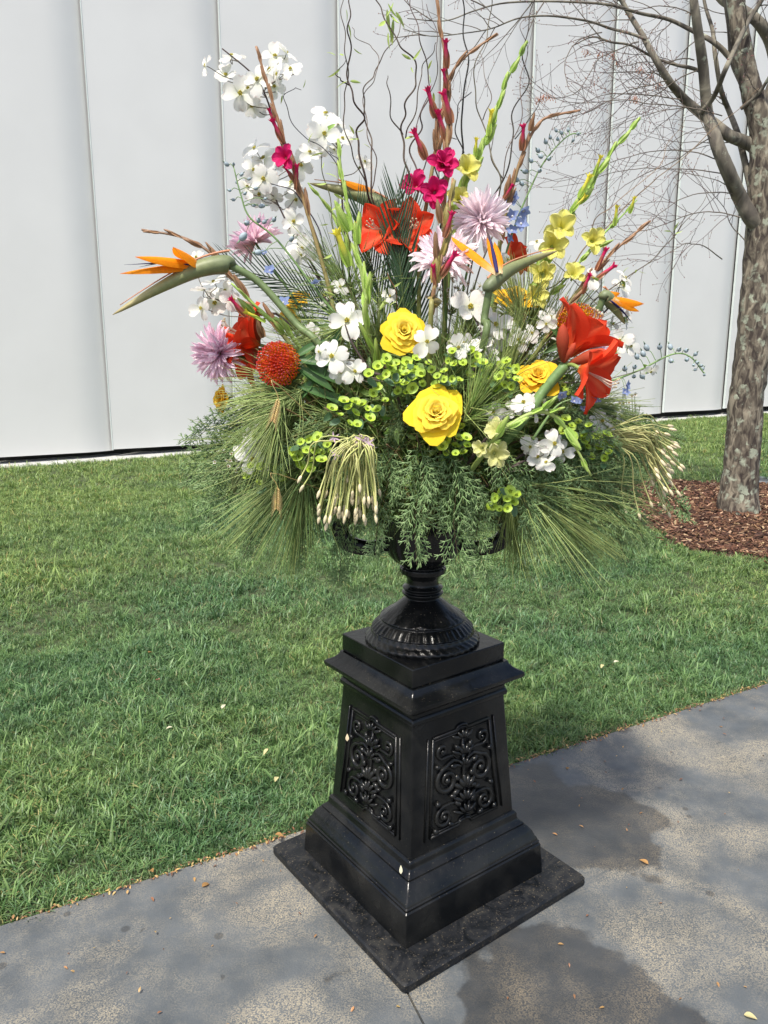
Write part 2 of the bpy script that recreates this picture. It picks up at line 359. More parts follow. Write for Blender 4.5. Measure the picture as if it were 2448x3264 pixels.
for k in range(-5, 20):
    ua = U0+(k-1)*SP+SP; ub = ua+SP+.02
    zb = wall_z(ua); n_ = 20; prof = []
    for i in range(n_+1):
        t = i/n_; off = .06 if t < .74 else .06-.104*((t-.74)/.26)**2
        prof.append((ua+(ub-ua)*t, off))
    def f(mb):
        zs = [zb]+[zb+(15-zb)*j/6 for j in range(1, 7)]
        v = [wp(u, o, z) for z in zs for (u, o) in prof]
        w_ = len(prof); mb.add(v, [(j*w_+i, j*w_+i+1, (j+1)*w_+i+1, (j+1)*w_+i) for j in range(6) for i in range(n_)], (1, 1, 1))
    pn = put('glass_panel', one(f, 'glass_panel', GLASS), bld)
    def f2(mb):
        a = [wp(ua, .064, zb-.005), wp(ua, .008, zb-.005), wp(ua-.012, .008, zb-.005), wp(ua-.012, .064, zb-.005)]
        mb.add(a+[q+Vector((0, 0, 15-zb)) for q in a], [(0, 1, 5, 4), (1, 2, 6, 5), (2, 3, 7, 6), (3, 0, 4, 7), (3, 2, 1, 0)], (1, 1, 1))
    m_ = one(f2, 'panel_edge', EDGE); m_.polygons.foreach_set('use_smooth', np.zeros(len(m_.polygons), bool)); put('panel_edge', m_, pn)
def f(mb):                                                    # concrete kerb in front of the recess
    n_ = 40; v = []
    for i in range(n_+1):
        u = -16+56*i/n_
        for off, dz in ((-.35, .0), (.34, .0), (.36, -.02), (.36, -.2)):
            q = wp(u, off, 0); v.append((q.x, q.y, lawn_z(q.x, q.y)+.004+dz))
    mb.add(v, [(i*4+j, (i+1)*4+j, (i+1)*4+j+1, i*4+j+1) for i in range(n_) for j in range(3)], (1, 1, 1))
put('kerb', one(f, 'kerb', KERB), kind='structure')

# ------------------------------------------------------------------ mulch bed
def mulch_r(a): return 1.78+.12*math.sin(3*a+1)+.08*math.sin(7*a)+.05*math.sin(13*a+2)
def in_mulch(x, y, k=1.0):
    d = math.hypot(x-TREE.x-.45, y-TREE.y); return d < k*mulch_r(math.atan2(y-TREE.y, x-TREE.x-.45))
def mz(x, y):
    d = math.hypot(x-TREE.x-.45, y-TREE.y)/2.0
    return lawn_z(x, y)+.06*(1-min(1, d)**2)+.012*noise.noise(Vector((x*5, y*5, 0)))
def f(mb):
    v = [(TREE.x+.45, TREE.y, mz(TREE.x+.45, TREE.y))]; na, nr = 72, 12
    for j in range(1, nr+1):
        for i in range(na):
            a = 2*PI*i/na; r = mulch_r(a)*j/nr*1.02; x, y = TREE.x+.45+r*math.cos(a), TREE.y+r*math.sin(a); v.append((x, y, mz(x, y)-.004+(.0 if j < nr else -.03)))
    fs = [(0, 1+i, 1+(i+1) % na) for i in range(na)]
    fs += [(1+(j-1)*na+i, 1+j*na+i, 1+j*na+(i+1) % na, 1+(j-1)*na+(i+1) % na) for j in range(1, nr) for i in range(na)]
    mb.add(v, fs, (1, 1, 1))
put('mulch_bed', one(f, 'mulch_bed', MULCH), kind='structure')
def f(mb):
    cols = [(.085, .042, .026), (.13, .065, .040), (.045, .024, .017), (.22, .13, .075), (.42, .29, .18)]
    k = 0
    while k < 13000:
        x = TREE.x+.45+random.uniform(-2.2, 2.2); y = TREE.y+random.uniform(-2.2, 2.2)
        if not in_mulch(x, y, 1.0 if random.random() < .97 else 1.1): continue
        if math.hypot(x-TREE.x, y-TREE.y) < .16: continue
        k += 1
        l = random.uniform(.012, .035)*(1.6 if random.random() < .12 else 1); wd = random.uniform(.003, .009); h = random.uniform(.002, .005)
        M = Matrix.Translation((x, y, mz(x, y)+random.uniform(.002, .02))) @ Matrix.Rotation(random.uniform(0, 6.3), 4, 'Z') @ Matrix.Rotation(random.gauss(0, .3), 4, 'Y') @ Matrix.Rotation(random.gauss(0, .4), 4, 'X')
        c = random.choices(cols, (4, 4, 3, 2, 1))[0]; c = jit(c, .25)
        v = [M @ Vector(q) for q in ((-l, -wd, -h), (l, -wd*.5, -h), (l*.8, wd, -h), (-l*.9, wd, -h), (-l, -wd, h), (l, -wd*.5, h), (l*.8, wd, h), (-l*.9, wd, h))]
        mb.add(v, [(4, 5, 6, 7), (0, 1, 5, 4), (1, 2, 6, 5), (2, 3, 7, 6), (3, 0, 4, 7)], c)
mb = MB(); f(mb); put('mulch_chips', mb.mesh('mulch_chips', WOOD, False), kind='stuff')

# ------------------------------------------------------------------ lawn grass (instanced tufts)
tufts = bpy.data.collections.new('tuft_sources')
def tuft(seed, n, spread, hmin, hmax, wd, dry):
    rnd = random.Random(seed); mb = MB()
    for _ in range(n):
        a = rnd.uniform(0, 6.283); r = spread*math.sqrt(rnd.random()); h = rnd.uniform(hmin, hmax)
        bx, by = r*math.cos(a), r*math.sin(a); az = rnd.uniform(0, 6.283); lean = rnd.uniform(.35, 1.45); ww = wd*rnd.uniform(.7, 1.3)
        dx, dy = math.cos(az), math.sin(az); px, py = -dy*ww, dx*ww
        t = rnd.random(); c = mixc((.062, .135, .040), (.225, .320, .125), t*t*.6+t*.4)
        if rnd.random() < dry: c = mixc((.30, .26, .11), (.42, .36, .2), rnd.random())
        if rnd.random() < .12: c = mixc(c, (.20, .30, .18), .7)
        vs = []; cs = []
        for i, u in enumerate((0, .45, .8, 1)):
            x = bx+dx*h*lean*u*u*.8; y = by+dy*h*lean*u*u*.8; z = h*(u-.35*lean*u*u); k = (1, .9, .6, .06)[i]
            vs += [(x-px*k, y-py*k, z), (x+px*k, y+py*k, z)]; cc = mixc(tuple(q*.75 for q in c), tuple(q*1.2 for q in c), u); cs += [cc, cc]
        mb.add(vs, [(0, 1, 3, 2), (2, 3, 5, 4), (4, 5, 7, 6)], cs)
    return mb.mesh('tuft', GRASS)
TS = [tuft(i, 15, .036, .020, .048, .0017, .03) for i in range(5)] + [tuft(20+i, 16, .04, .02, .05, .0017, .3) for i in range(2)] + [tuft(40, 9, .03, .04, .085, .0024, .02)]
for i, m_ in enumerate(TS):
    o = bpy.data.objects.new('tuft_%d' % i, m_); tufts.objects.link(o)
P_, R_, S_, I_ = [], [], [], []
def add_tufts(n, dmin, dmax, sc_, xm):
    k = 0; tries = 0
    while k < n and tries < n*12:
        tries += 1
        y = math.sqrt(RS.uniform(dmin**2, dmax**2)); x = RS.uniform(-1, 1)*(y*.5*1.12+xm)
        d = (y-PE0-PES*x)*.877
        if d < .0+.015*noise.noise(Vector((x*9, y*9, 3))): continue
        wd = (Vector((x, y, 0))-WA).dot(WN)
        if wd < .37: continue
        if in_mulch(x, y, .99): continue
        k += 1
        nz = noise.noise(Vector((x*1.3, y*1.3, 0)))*.5+noise.noise(Vector((x*4, y*4, 5)))*.5
        P_.append((x, y, lawn_z(x, y)-.02)); R_.append((RS.normal(0, .18), RS.normal(0, .18), RS.uniform(0, 6.28)))
        edge = .65+.35*min(1, d/.06)
        S_.append(sc_*RS.uniform(.65, 1.35)*(1+.75*nz)*edge)
        dryp = .05 + .5*max(0, nz-.15) + (.35 if d < .03 else 0)
        q = RS.rand(); I_.append(7 if q > .93 and edge > .95 else (5+RS.randint(2) if q < dryp else RS.randint(5)))
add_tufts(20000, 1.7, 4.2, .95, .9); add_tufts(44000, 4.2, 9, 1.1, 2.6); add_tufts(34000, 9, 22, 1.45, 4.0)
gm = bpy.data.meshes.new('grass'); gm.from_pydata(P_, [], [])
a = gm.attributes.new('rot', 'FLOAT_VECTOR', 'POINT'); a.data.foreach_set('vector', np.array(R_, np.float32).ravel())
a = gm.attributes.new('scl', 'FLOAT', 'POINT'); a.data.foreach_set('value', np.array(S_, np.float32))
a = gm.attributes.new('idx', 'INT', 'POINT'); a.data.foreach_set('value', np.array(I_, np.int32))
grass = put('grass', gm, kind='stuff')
ng = bpy.data.node_groups.new('scatter_grass', 'GeometryNodeTree')
ng.interface.new_socket('Geometry', in_out='INPUT', socket_type='NodeSocketGeometry'); ng.interface.new_socket('Geometry', in_out='OUTPUT', socket_type='NodeSocketGeometry')
gi = N(ng, 'NodeGroupInput'); go = N(ng, 'NodeGroupOutput'); ip = N(ng, 'GeometryNodeInstanceOnPoints'); ci = N(ng, 'GeometryNodeCollectionInfo')
ci.inputs[0].default_value = tufts; ci.inputs[1].default_value = True; ci.inputs[2].default_value = True
def na(name, t):
    x = N(ng, 'GeometryNodeInputNamedAttribute'); x.data_type = t; x.inputs[0].default_value = name; return [o for o in x.outputs if o.enabled and o.name == 'Attribute'][0]
LK = ng.links.new
LK(gi.outputs[0], ip.inputs['Points']); LK(ci.outputs[0], ip.inputs['Instance']); ip.inputs['Pick Instance'].default_value = True
LK(na('idx', 'INT'), ip.inputs['Instance Index']); LK(na('rot', 'FLOAT_VECTOR'), ip.inputs['Rotation']); LK(na('scl', 'FLOAT'), ip.inputs['Scale']); LK(ip.outputs[0], go.inputs[0])
md = grass.modifiers.new('scatter', 'NODES'); md.node_group = ng
# the lawn is not one green: darker bluish areas and yellower ones near the wall, by place
n = GRASS.node_tree; L = n.links.new
vmn = [x for x in n.nodes if x.type == 'VECT_MATH'][0]; ge = N(n, 'ShaderNodeNewGeometry')
nn = N(n, 'ShaderNodeTexNoise'); nn.inputs['Scale'].default_value = .45; nn.inputs['Detail'].default_value = 4; L(ge.outputs['Position'], nn.inputs['Vector'])
# blade colour shifts lighter and yellower towards the building, darker in the middle
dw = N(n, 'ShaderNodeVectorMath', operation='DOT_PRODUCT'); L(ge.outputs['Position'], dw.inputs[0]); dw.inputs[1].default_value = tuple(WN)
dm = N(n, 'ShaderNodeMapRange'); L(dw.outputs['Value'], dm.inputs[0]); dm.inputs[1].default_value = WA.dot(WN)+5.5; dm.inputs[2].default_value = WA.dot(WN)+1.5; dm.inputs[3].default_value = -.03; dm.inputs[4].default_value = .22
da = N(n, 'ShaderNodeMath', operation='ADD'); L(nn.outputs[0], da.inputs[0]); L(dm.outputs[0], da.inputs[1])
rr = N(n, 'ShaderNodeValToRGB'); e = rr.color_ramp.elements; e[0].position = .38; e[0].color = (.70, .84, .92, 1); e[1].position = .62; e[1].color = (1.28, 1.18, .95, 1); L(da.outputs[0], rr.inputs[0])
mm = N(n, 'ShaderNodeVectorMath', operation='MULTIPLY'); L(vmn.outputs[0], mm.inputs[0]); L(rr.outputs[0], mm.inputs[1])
n6 = N(n, 'ShaderNodeTexNoise'); n6.inputs['Scale'].default_value = 7; n6.inputs['Detail'].default_value = 4; n6.inputs['Roughness'].default_value = .65; L(ge.outputs['Position'], n6.inputs['Vector'])
r6 = N(n, 'ShaderNodeValToRGB'); e = r6.color_ramp.elements; e[0].position = .36; e[0].color = (.72, .76, .70, 1); e[1].position = .64; e[1].color = (1.38, 1.34, 1.25, 1); L(n6.outputs[0], r6.inputs[0])
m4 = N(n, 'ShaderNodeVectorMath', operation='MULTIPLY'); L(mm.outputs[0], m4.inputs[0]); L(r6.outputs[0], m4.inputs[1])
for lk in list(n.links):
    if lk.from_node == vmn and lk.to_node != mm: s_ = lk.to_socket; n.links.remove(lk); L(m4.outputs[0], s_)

# litter where the lawn meets the paving, and scattered on the path
def f(mb):
    for k in range(1500):
        u = random.uniform(-1.8, 4.5); v = random.gauss(-.004, .008)
        if k > 1250: v = -abs(random.gauss(0, .7)); u = random.uniform(-1.6, 3)
        p = O+ud*u+nd*v; l = random.uniform(.003, .009); M = Matrix.Translation((p.x, p.y, .003+random.random()*.006)) @ rz(random.uniform(0, 6.3)) @ Matrix.Rotation(random.gauss(0, .4), 4, 'X')
        petal(mb, l*2, l*.9, jit(random.choice([(.36, .2, .08), (.25, .12, .06), (.45, .3, .12), (.14, .07, .045)]), .2), b0=.2, curl=-.6, cup=.3, nu=3, nv=2, M=M)
mb = MB(); f(mb); put('plant_litter', mb.mesh('plant_litter', LEAF), kind='stuff')

# ------------------------------------------------------------------ slab, pedestal, urn
YAW = math.radians(-8.7)
def sq_prof(mb, prof, cx, cy, bev=.006, cap=True):
    v = []
    for (s, z) in prof:
        b = min(bev, s*.3)
        for k in range(4):
            a = YAW+PI/2*k; c = Vector((cx+s*math.cos(a), cy+s*math.sin(a), z))
            t1 = Vector((math.cos(a-3*PI/4), math.sin(a-3*PI/4), 0)); t2 = Vector((math.cos(a+3*PI/4), math.sin(a+3*PI/4), 0))
            v += [c+t1*b, c+(t1+t2)*b*.29, c+t2*b]
    n_ = len(prof); fs = [(i*12+k, i*12+(k+1) % 12, (i+1)*12+(k+1) % 12, (i+1)*12+k) for i in range(n_-1) for k in range(12)]
    if cap: fs += [tuple(range(12))[::-1], tuple((n_-1)*12+k for k in range(12))]
    mb.add(v, fs, (1, 1, 1))
def flat(m, ang=.6):
    m.polygons.foreach_set('use_smooth', np.ones(len(m.polygons), bool))
    try: m.set_sharp_from_angle(angle=ang)
    except Exception: m.polygons.foreach_set('use_smooth', np.zeros(len(m.polygons), bool))
    return m
mb = MB(); sq_prof(mb, [(.492, .0), (.498, .006), (.498, .024), (.492, .030)], AX+.008, Y0-.004, .012)
tag(put('stone_plate', flat(mb.mesh('stone_plate', SLATE))), 'square black slate plate lying on the paving under the pedestal', 'stone plate')
ped = thing('cast_iron_pedestal', 'tapering black cast iron pedestal with scrollwork panels standing on the slate plate', 'pedestal', (AX, Y0, .03))
PX_, PY_ = AX-.004, Y0
def part_sq(name, prof, bev=.006):
    mb = MB(); sq_prof(mb, prof, PX_, PY_, bev); return put(name, flat(mb.mesh(name, IRON)), ped)
part_sq('base_moulding', [(.379, .0305), (.371, .125), (.366, .129), (.367, .136), (.362, .139), (.359, .147), (.353, .152), (.346, .166), (.334, .179), (.321, .189), (.318, .189), (.318, .193), (.306, .200), (.299, .206), (.296, .214), (.296, .222), (.291, .229), (.285, .232)])
BB, BT, ZB, ZT = .283, .245, .2315, .607
part_sq('body', [(BB, ZB), (BT, ZT)], .008)
part_sq('cornice', [(.246, .6075), (.253, .612), (.255, .620), (.252, .627), (.246, .631), (.246, .640), (.252, .646), (.264, .653), (.274, .660), (.288, .664), (.300, .668), (.304, .674), (.303, .681), (.297, .685), (.287, .688), (.272, .695), (.258, .706), (.252, .7165)], .006)
# relief panels on each face, built in face coordinates (a: across, h: height 0..1, out)
def face_M(k):
    a0 = YAW+PI/2*k; a1 = a0+PI/2
    nrm = Vector((math.cos(a0+PI/4), math.sin(a0+PI/4), 0)); tan_ = Vector((-nrm.y, nrm.x, 0))
    def T(a, h, o):
        s = BB+(BT-BB)*h; ap = s*math.cos(PI/4); z = ZB+(ZT-ZB)*h
        hn = (nrm+Vector((0, 0, (BB-BT)*.7071/(ZT-ZB)))).normalized()
        return Vector((PX_, PY_, z))+nrm*ap+tan_*(a*ap)+hn*o   # a in -1..1 of the half width
    return T
def spiral(cx, cy, r0, turns, a0, sgn, tail):
    pts = []; n_ = int(16*turns)+4
    for i in range(n_+1):
        t = i/n_; r = r0*(1-.86*t); a = a0+sgn*turns*2*PI*t; pts.append((cx+r*math.cos(a), cy+r*math.sin(a)))
    return list(reversed(tail))+pts if tail else pts
for k in range(4):
    T = face_M(k); W2 = .72; H0, H1 = .10, .86; asp = (ZT-ZB)/(.264*.7071)   # height unit in half-widths
    def rail(mb, pl, r=.0045, col=(1, 1, 1)): tube(mb, [T(a, h, .002) for a, h in pl], r, col, 6)
    def f(mb):
        bump = lambda hh, s: [(math.cos(t)*.12, hh+s*.035*math.sin(t)) for t in [PI-PI*i/8 for i in range(9)]]
        top = [(-.60, H1)]+bump(H1, 1)+[(.60, H1)]; bot = [(-.66, H0)]+bump(H0, 1)+[(.66, H0)]
        for off, r in ((0, .0048), (.022, .0030)):
            rail(mb, [(a*(1-off*1.2), h-off) for a, h in top], r); rail(mb, [(a*(1-off*1.2), h+off) for a, h in bot], r)
        rail(mb, [(-.60, H1), (-.66, H0)], .004); rail(mb, [(.60, H1), (.66, H0)], .004)
        rail(mb, [(-.70, H1+.01), (-.76, H0-.01)], .0028); rail(mb, [(.70, H1+.01), (.76, H0-.01)], .0028)
    put('panel_frame', one(f, 'panel_frame', IRON), ped)
    def g2(mb, pl, r0, r1): 
        n_ = len(pl); tube(mb, [T(a, h, .0035) for a, h in pl], lambda t: (r0+(r1-r0)*t)*(.75+.5*math.sin(PI*min(1, t*1.3))), (1, 1, 1), 7)
    def f(mb):
        for sg in (-1, 1):
            q = lambda pl: [(sg*a, h) for a, h in pl]
            for (cx, ch, r, tr, a0, s_, tl, rr) in ((.34, .50, .22, 1.6, PI/2, -1, [(.20, .64), (.05, .60)], .0088), (.40, .22, .17, 1.5, PI/2, -1, [(.18, .30), (.04, .22)], .0068), (.42, .74, .12, 1.3, -PI/2, 1, [(.2, .68), (.1, .62)], .0062)):
                pl = [(x, ch+(y)/asp*1.0) for x, y in [(p[0], p[1]) for p in spiral(cx, 0, r, tr, a0, s_, [])]]
                pl = [(tl[1][0], tl[1][1]), (tl[0][0], tl[0][1])]+pl
                pl = [tuple(p)[:2] for p in cat([(a, h, 0) for a, h in pl], 2)]
                g2(mb, q(pl), rr*.7, rr*.8)
                ball(mb, T(sg*cx, ch, .006), .0085*r/.2, (1, 1, 1), 8, 5)
            for (a, h, l, an) in ((.10, .70, .07, .9), (.16, .58, .08, .4), (.12, .40, .08, -.3), (.2, .36, .06, .2), (.10, .26, .08, .7), (.24, .13, .07, .5), (.5, .63, .05, .3), (.5, .36, .05, -.5), (.14, .47, .05, 1.3), (.55, .12, .05, .9)):
                pl = [(a+math.cos(an)*l*t/.4*.5, h+math.sin(an)*l*t/1.3) for t in (0, .3, .6, 1, 1.25)]
                tube(mb, [T(sg*x, y, .002+.006*math.sin(PI*i/4)) for i, (x, y) in enumerate(pl)], lambda t: .0095*math.sin(PI*(.12+.8*t)), (1, 1, 1), 7, flat=.8)
        for h, ln, w_ in ((.82, .07, .010), (.70, .09, .011), (.60, .07, .009), (.44, .12, .014), (.33, .10, .012), (.22, .08, .010)):
            for ax_ in (-.16, -.07, 0, .07, .16):
                tube(mb, [T(ax_*(t_*1.3+.1), h-ln*.5+ln*(t_-abs(ax_)*t_*2.2), .002+.007*math.sin(PI*t_)) for t_ in (0, .3, .6, .85, 1)], lambda t_: w_*.55*math.sin(PI*(.12+.8*t_)), (1, 1, 1), 6)
        tube(mb, [T(0, .14, .002), T(0, .5, .003), T(0, .8, .002)], .005, (1, 1, 1), 6)
    put('scrollwork', one(f, 'scrollwork', IRON), ped)
# urn
UX, UY = AX-.006, Y0
urn = thing('cast_iron_urn', 'black cast iron garden urn with square foot holding the big flower arrangement', 'urn', (UX, UY, .717))
def upart(name, mb, ang=.7): return put(name, flat(mb.mesh(name, IRON), ang), urn)
mb = MB(); sq_prof(mb, [(.240, .7168), (.242, .719), (.242, .769), (.240, .7715)], UX, UY, .004); upart('square_plinth', mb, .5)
def ulathe(prof, nm, flute=None, sides=160):
    mb = MB(); v = []; n_ = len(prof)
    for i, (r, z) in enumerate(prof):
        for k in range(sides):
            a = 2*PI*k/sides; rr = r*(1+(flute(i/(n_-1), a) if flute else 0)); v.append((UX+rr*math.cos(a), UY+rr*math.sin(a), z))
    mb.add(v, [(i*sides+k, i*sides+(k+1) % sides, (i+1)*sides+(k+1) % sides, (i+1)*sides+k) for i in range(n_-1) for k in range(sides)], (1, 1, 1)); return upart(nm, mb, 1.2)
def dens(p, n=4): return [tuple(q)[:2] for q in cat([(a, b, 0) for a, b in p], n)]
def fl1(t, a):
    return (.026*abs(math.sin(20*a+t*14)) if t < .30 else 0)+(.018*math.sin(44*a)*(1 if .36 < t < .52 else 0))+(.05*abs(math.sin(5*a+.4))**.5*math.sin(PI*(t-.56)/.34)*(.4+.6*abs(noise.noise(Vector((math.cos(a)*9, math.sin(a)*9, t*16)))*2)) if .56 < t < .90 else 0)
ulathe(dens([(.164, .772), (.165, .780), (.158, .788), (.150, .795), (.146, .806), (.149, .810), (.144, .816), (.132, .828), (.122, .836), (.124, .841), (.116, .848), (.100, .860), (.086, .870), (.072, .882), (.060, .892)]), 'foot', fl1)
ulathe(dens([(.060, .892), (.050, .900), (.052, .905), (.059, .911), (.060, .916), (.053, .920), (.057, .926), (.059, .931), (.050, .936), (.046, .944), (.047, .956), (.052, .966), (.055, .972)]), 'neck')
def fl2(t, a): return .035*abs(math.sin(10*a+.3))*math.sin(PI*min(1, t*1.3))*(1 if t < .6 else .3)+.012*noise.noise(Vector((math.cos(a)*5, math.sin(a)*5, t*9)))
ulathe(dens([(.055, .9725), (.064, .974), (.066, .980), (.066, .990), (.060, .995), (.068, 1.003), (.084, 1.014), (.098, 1.030), (.106, 1.050), (.110, 1.072), (.116, 1.095), (.130, 1.12), (.155, 1.14), (.176, 1.150), (.18, 1.158), (.17, 1.16), (.15, 1.14), (.11, 1.1)]), 'bowl', fl2)
for sg in (-1, 1):
    mb = MB(); pl = cat([(UX+sg*.095, UY, 1.06), (UX+sg*.15, UY, 1.045), (UX+sg*.215, UY, 1.06), (UX+sg*.24, UY, 1.10), (UX+sg*.215, UY, 1.14), (UX+sg*.14, UY, 1.15)], 5)
    tube(mb, pl, lambda t: .017-.006*abs(t-.5), (1, 1, 1), 10, flat=1.5); upart('handle', mb)
# ------------------------------------------------------------------ flower arrangement
def YB(x, y, k=1.0):                                          # front of the rounded mass of the bouquet
    dx = (x-930)/500; dy = (y-880)/330; return Y0-.38*k*math.sqrt(max(0, 1-dx*dx-dy*dy))
def PB(x, y, k=1.0): return P(x, y, YB(x, y, k))
def path_px(pts, ya, yb, wig=0.0, n=5):
    m = len(pts); q = [P(x, y, ya+(yb-ya)*i/(m-1)) for i, (x, y) in enumerate(pts)]
    if wig: q = [q[0]]+[p+Vector((random.gauss(0, wig), random.gauss(0, wig), random.gauss(0, wig))) for p in q[1:-1]]+[q[-1]]
    return cat(q, n)
def stem_to(p, n=None, r=(.004, .003), col=(.10, .17, .05)):
    """stem mesh from the urn to a flower head at p that looks along n"""
    p = Vector(p); n = Vector(n) if n is not None else (p-ROOT).normalized()
    a = ROOT+Vector((random.uniform(-.07, .07), random.uniform(-.07, .07), -.03)); l = (p-a).length
    pts = []
    for i in range(9):
        t = i/8; b = a+Vector((0, 0, 1))*l*.25; c = p-n.normalized()*l*.28
        pts.append(a*(1-t)**3+b*3*t*(1-t)**2+c*3*t*t*(1-t)+p*t**3)
    mb = MB(); tube(mb, pts, r, col, 6); return mb.mesh('stem', STEM)
def rdir(fx=0., fy=-.8, fz=.4, s=.35): return Vector((fx+random.gauss(0, s), fy+random.gauss(0, s), fz+random.gauss(0, s))).normalized()

# --- rose kit: petals wrap round the axis in whorls
def rose_petal(r0, r1, h, dphi, curl, seed, tint, lo=0.0):
    def f(mb):
        nu, nv = 9, 8; vs = []; cs = []
        for i in range(nu+1):
            u = i/nu; wdt = math.sin(PI*min(.5, .14+u*.6))*(1-.10*max(0, (u-.8)/.2)**2)
            for j in range(nv+1):
                v = -1+2*j/nv; tip = 1-(.08+.16*r1)*abs(v)**(2.2)
                uu = u*tip; rr = r0*min(1, u*3)+ (r1-r0)*uu**1.6 + curl*max(0, uu-.62)**2*2.2
                rr += .035*math.sin(v*5+seed)*uu**3*r1*3
                z = lo+h*math.sin(min(1.35, uu*1.35))/math.sin(1.35)*1.0 - curl*max(0, uu-.66)**2*1.6 + .01*math.sin(v*7+seed*2)*uu
                ph = v*dphi*wdt; vs.append((rr*math.cos(ph), rr*math.sin(ph), z))
                ed = max(0, u-.5)*2; cs.append(mixc(tint[0], tint[1], ed*.7+.3*abs(v)*ed))
        mb.add(vs, [(i*(nv+1)+j, i*(nv+1)+j+1, (i+1)*(nv+1)+j+1, (i+1)*(nv+1)+j) for i in range(nu) for j in range(nv)], cs)
    return one(f, 'rose_petal', PETAL)
def rose_kit(ca, cb):
    kit = []
    rings = ((3, .03, .07, .66, 1.5, .05, 0), (4, .08, .14, .68, 1.2, .08, 0), (4, .13, .22, .69, 1.15, .12, 0), (5, .18, .31, .69, 1.0, .18, 0), (5, .22, .41, .67, 1.0, .28, -.01), (5, .26, .54, .62, 1.05, .45, -.03), (5, .30, .70, .52, 1.02, .62, -.07), (5, .32, .90, .40, 1.0, .62, -.12))
    for j, (n_, r0, r1, h, dp, cu, lo) in enumerate(rings):
        t = j/(len(rings)-1); tint = (mixc(ca, cb, t), mixc(mixc(ca, (1.0, .90, .30), .5), cb, t*.8))
        for i in range(n_):
            kit.append((2*PI*i/n_+j*.7+random.uniform(-.15, .15), rose_petal(r0, r1, h, dp, cu, i*3.1+j, tint, lo)))
    return kit
RK = [rose_kit((.98, .84, .14), (.98, .68, .004)), rose_kit((.94, .66, .01), (.92, .52, .004))]
def rose(label, x, y, px, n, kit=0, k=1.0, Y=None):
    Y = Y if Y else YB(x, y, k); p = P(x, y, Y); r = S(px, Y); n = Vector(n).normalized()
    t = thing('yellow_rose', label, 'rose', p, 'yellow roses in the arrangement')
    F = frame(p-n*r*.35, n, random.uniform(0, 6), r)
    for a, m_ in RK[kit]: put('petal', m_, t, F @ rz(a) @ Matrix.Rotation(random.gauss(0, .09), 4, 'Y') @ Matrix.Scale(random.uniform(.92, 1.08), 4))
    put('stem', stem_to(p-n*r*.45, n, (.0045, .004)), t)
    for i in range(5):
        mm_ = SEPAL; put('sepal', mm_, t, F @ rz(i*1.257) @ Matrix.Translation((0, .12, -.1)))
SEPAL = one(lambda mb: petal(mb, .75, .2, (.09, .18, .03), b0=-.3, curl=-.6, nu=5, nv=2), 'sepal', LEAF)
rose('large bright yellow rose fully open at the centre front of the bouquet', 943, 892, 59, (.02, -1, .42), 0, 1.12)
rose('lemon yellow rose above the largest rose with a white blossom against its right side', 873, 716, 50, (.05, -1, .30), 0, 1.0)
rose('golden rose under the thick green amaryllis stem', 1164, 812, 46, (-.25, -.8, .75), 1, .95)
rose('golden rose half hidden behind pine needles left of the arched bird of paradise bract', 1115, 640, 42, (.1, -.5, .8), 1, .25)
rose('golden rose with juniper tips across it at the far left edge', 476, 862, 30, (-.8, -.5, .1), 1, .2, Y0-.08)
rose('golden rose seen through the palm leaflets', 640, 645, 28, (-.3, -.6, .8), 1, .3, Y0+.06)
rose('drooping golden rose behind the left bird of paradise stem', 622, 688, 27, (-.5, -.6, -.2), 1, .3, Y0-.02)
rose('small golden rose tucked low at the right behind the two open red trumpets', 1136, 655, 24, (.6, -.5, .2), 1, .3, Y0-.02)

# --- dogwood
def bract_c(u, v): 
    c = mixc((.76, .78, .60), (.84, .83, .78), min(1, u*2.2)); return mixc(c, (.62, .42, .38), .6 if u > .95 and abs(v) < .35 else 0)
BR = [one(lambda mb, i=i: petal(mb, 1, .92, bract_c, prof=lambda u: (.18+.82*math.sin(PI*.5*min(1, u/.62)))*(1 if u < .62 else math.sqrt(max(0, 1-((u-.62)/.42)**2))), b0=.30, curl=(-.8, -.35, .1)[i], cup=(.22, -.1, .4)[i], ruf=.04, rf=2, notch=.12, nu=8, nv=6, seed=i), 'bract', PETAL) for i in range(3)]
def dcent(mb):
    for i in range(16):
        a = i*2.4; r = .018*i**.5*2.6*.5; ball(mb, (r*1.35*math.cos(a), r*1.35*math.sin(a), .11+.05*(1-r*4)), .052, jit(random.choice([(.40, .34, .03), (.26, .28, .03), (.62, .50, .07), (.16, .14, .03)]), .2), 5, 3)
DC = one(dcent, 'dogwood_centre', LEAF)
DLEAF = one(lambda mb: petal(mb, 1, .42, lambda u, v: mixc((.16, .30, .05), (.26, .42, .09), u), b0=.5, curl=-.7, cup=.3, nu=6, nv=4), 'dogwood_leaf', LEAF)
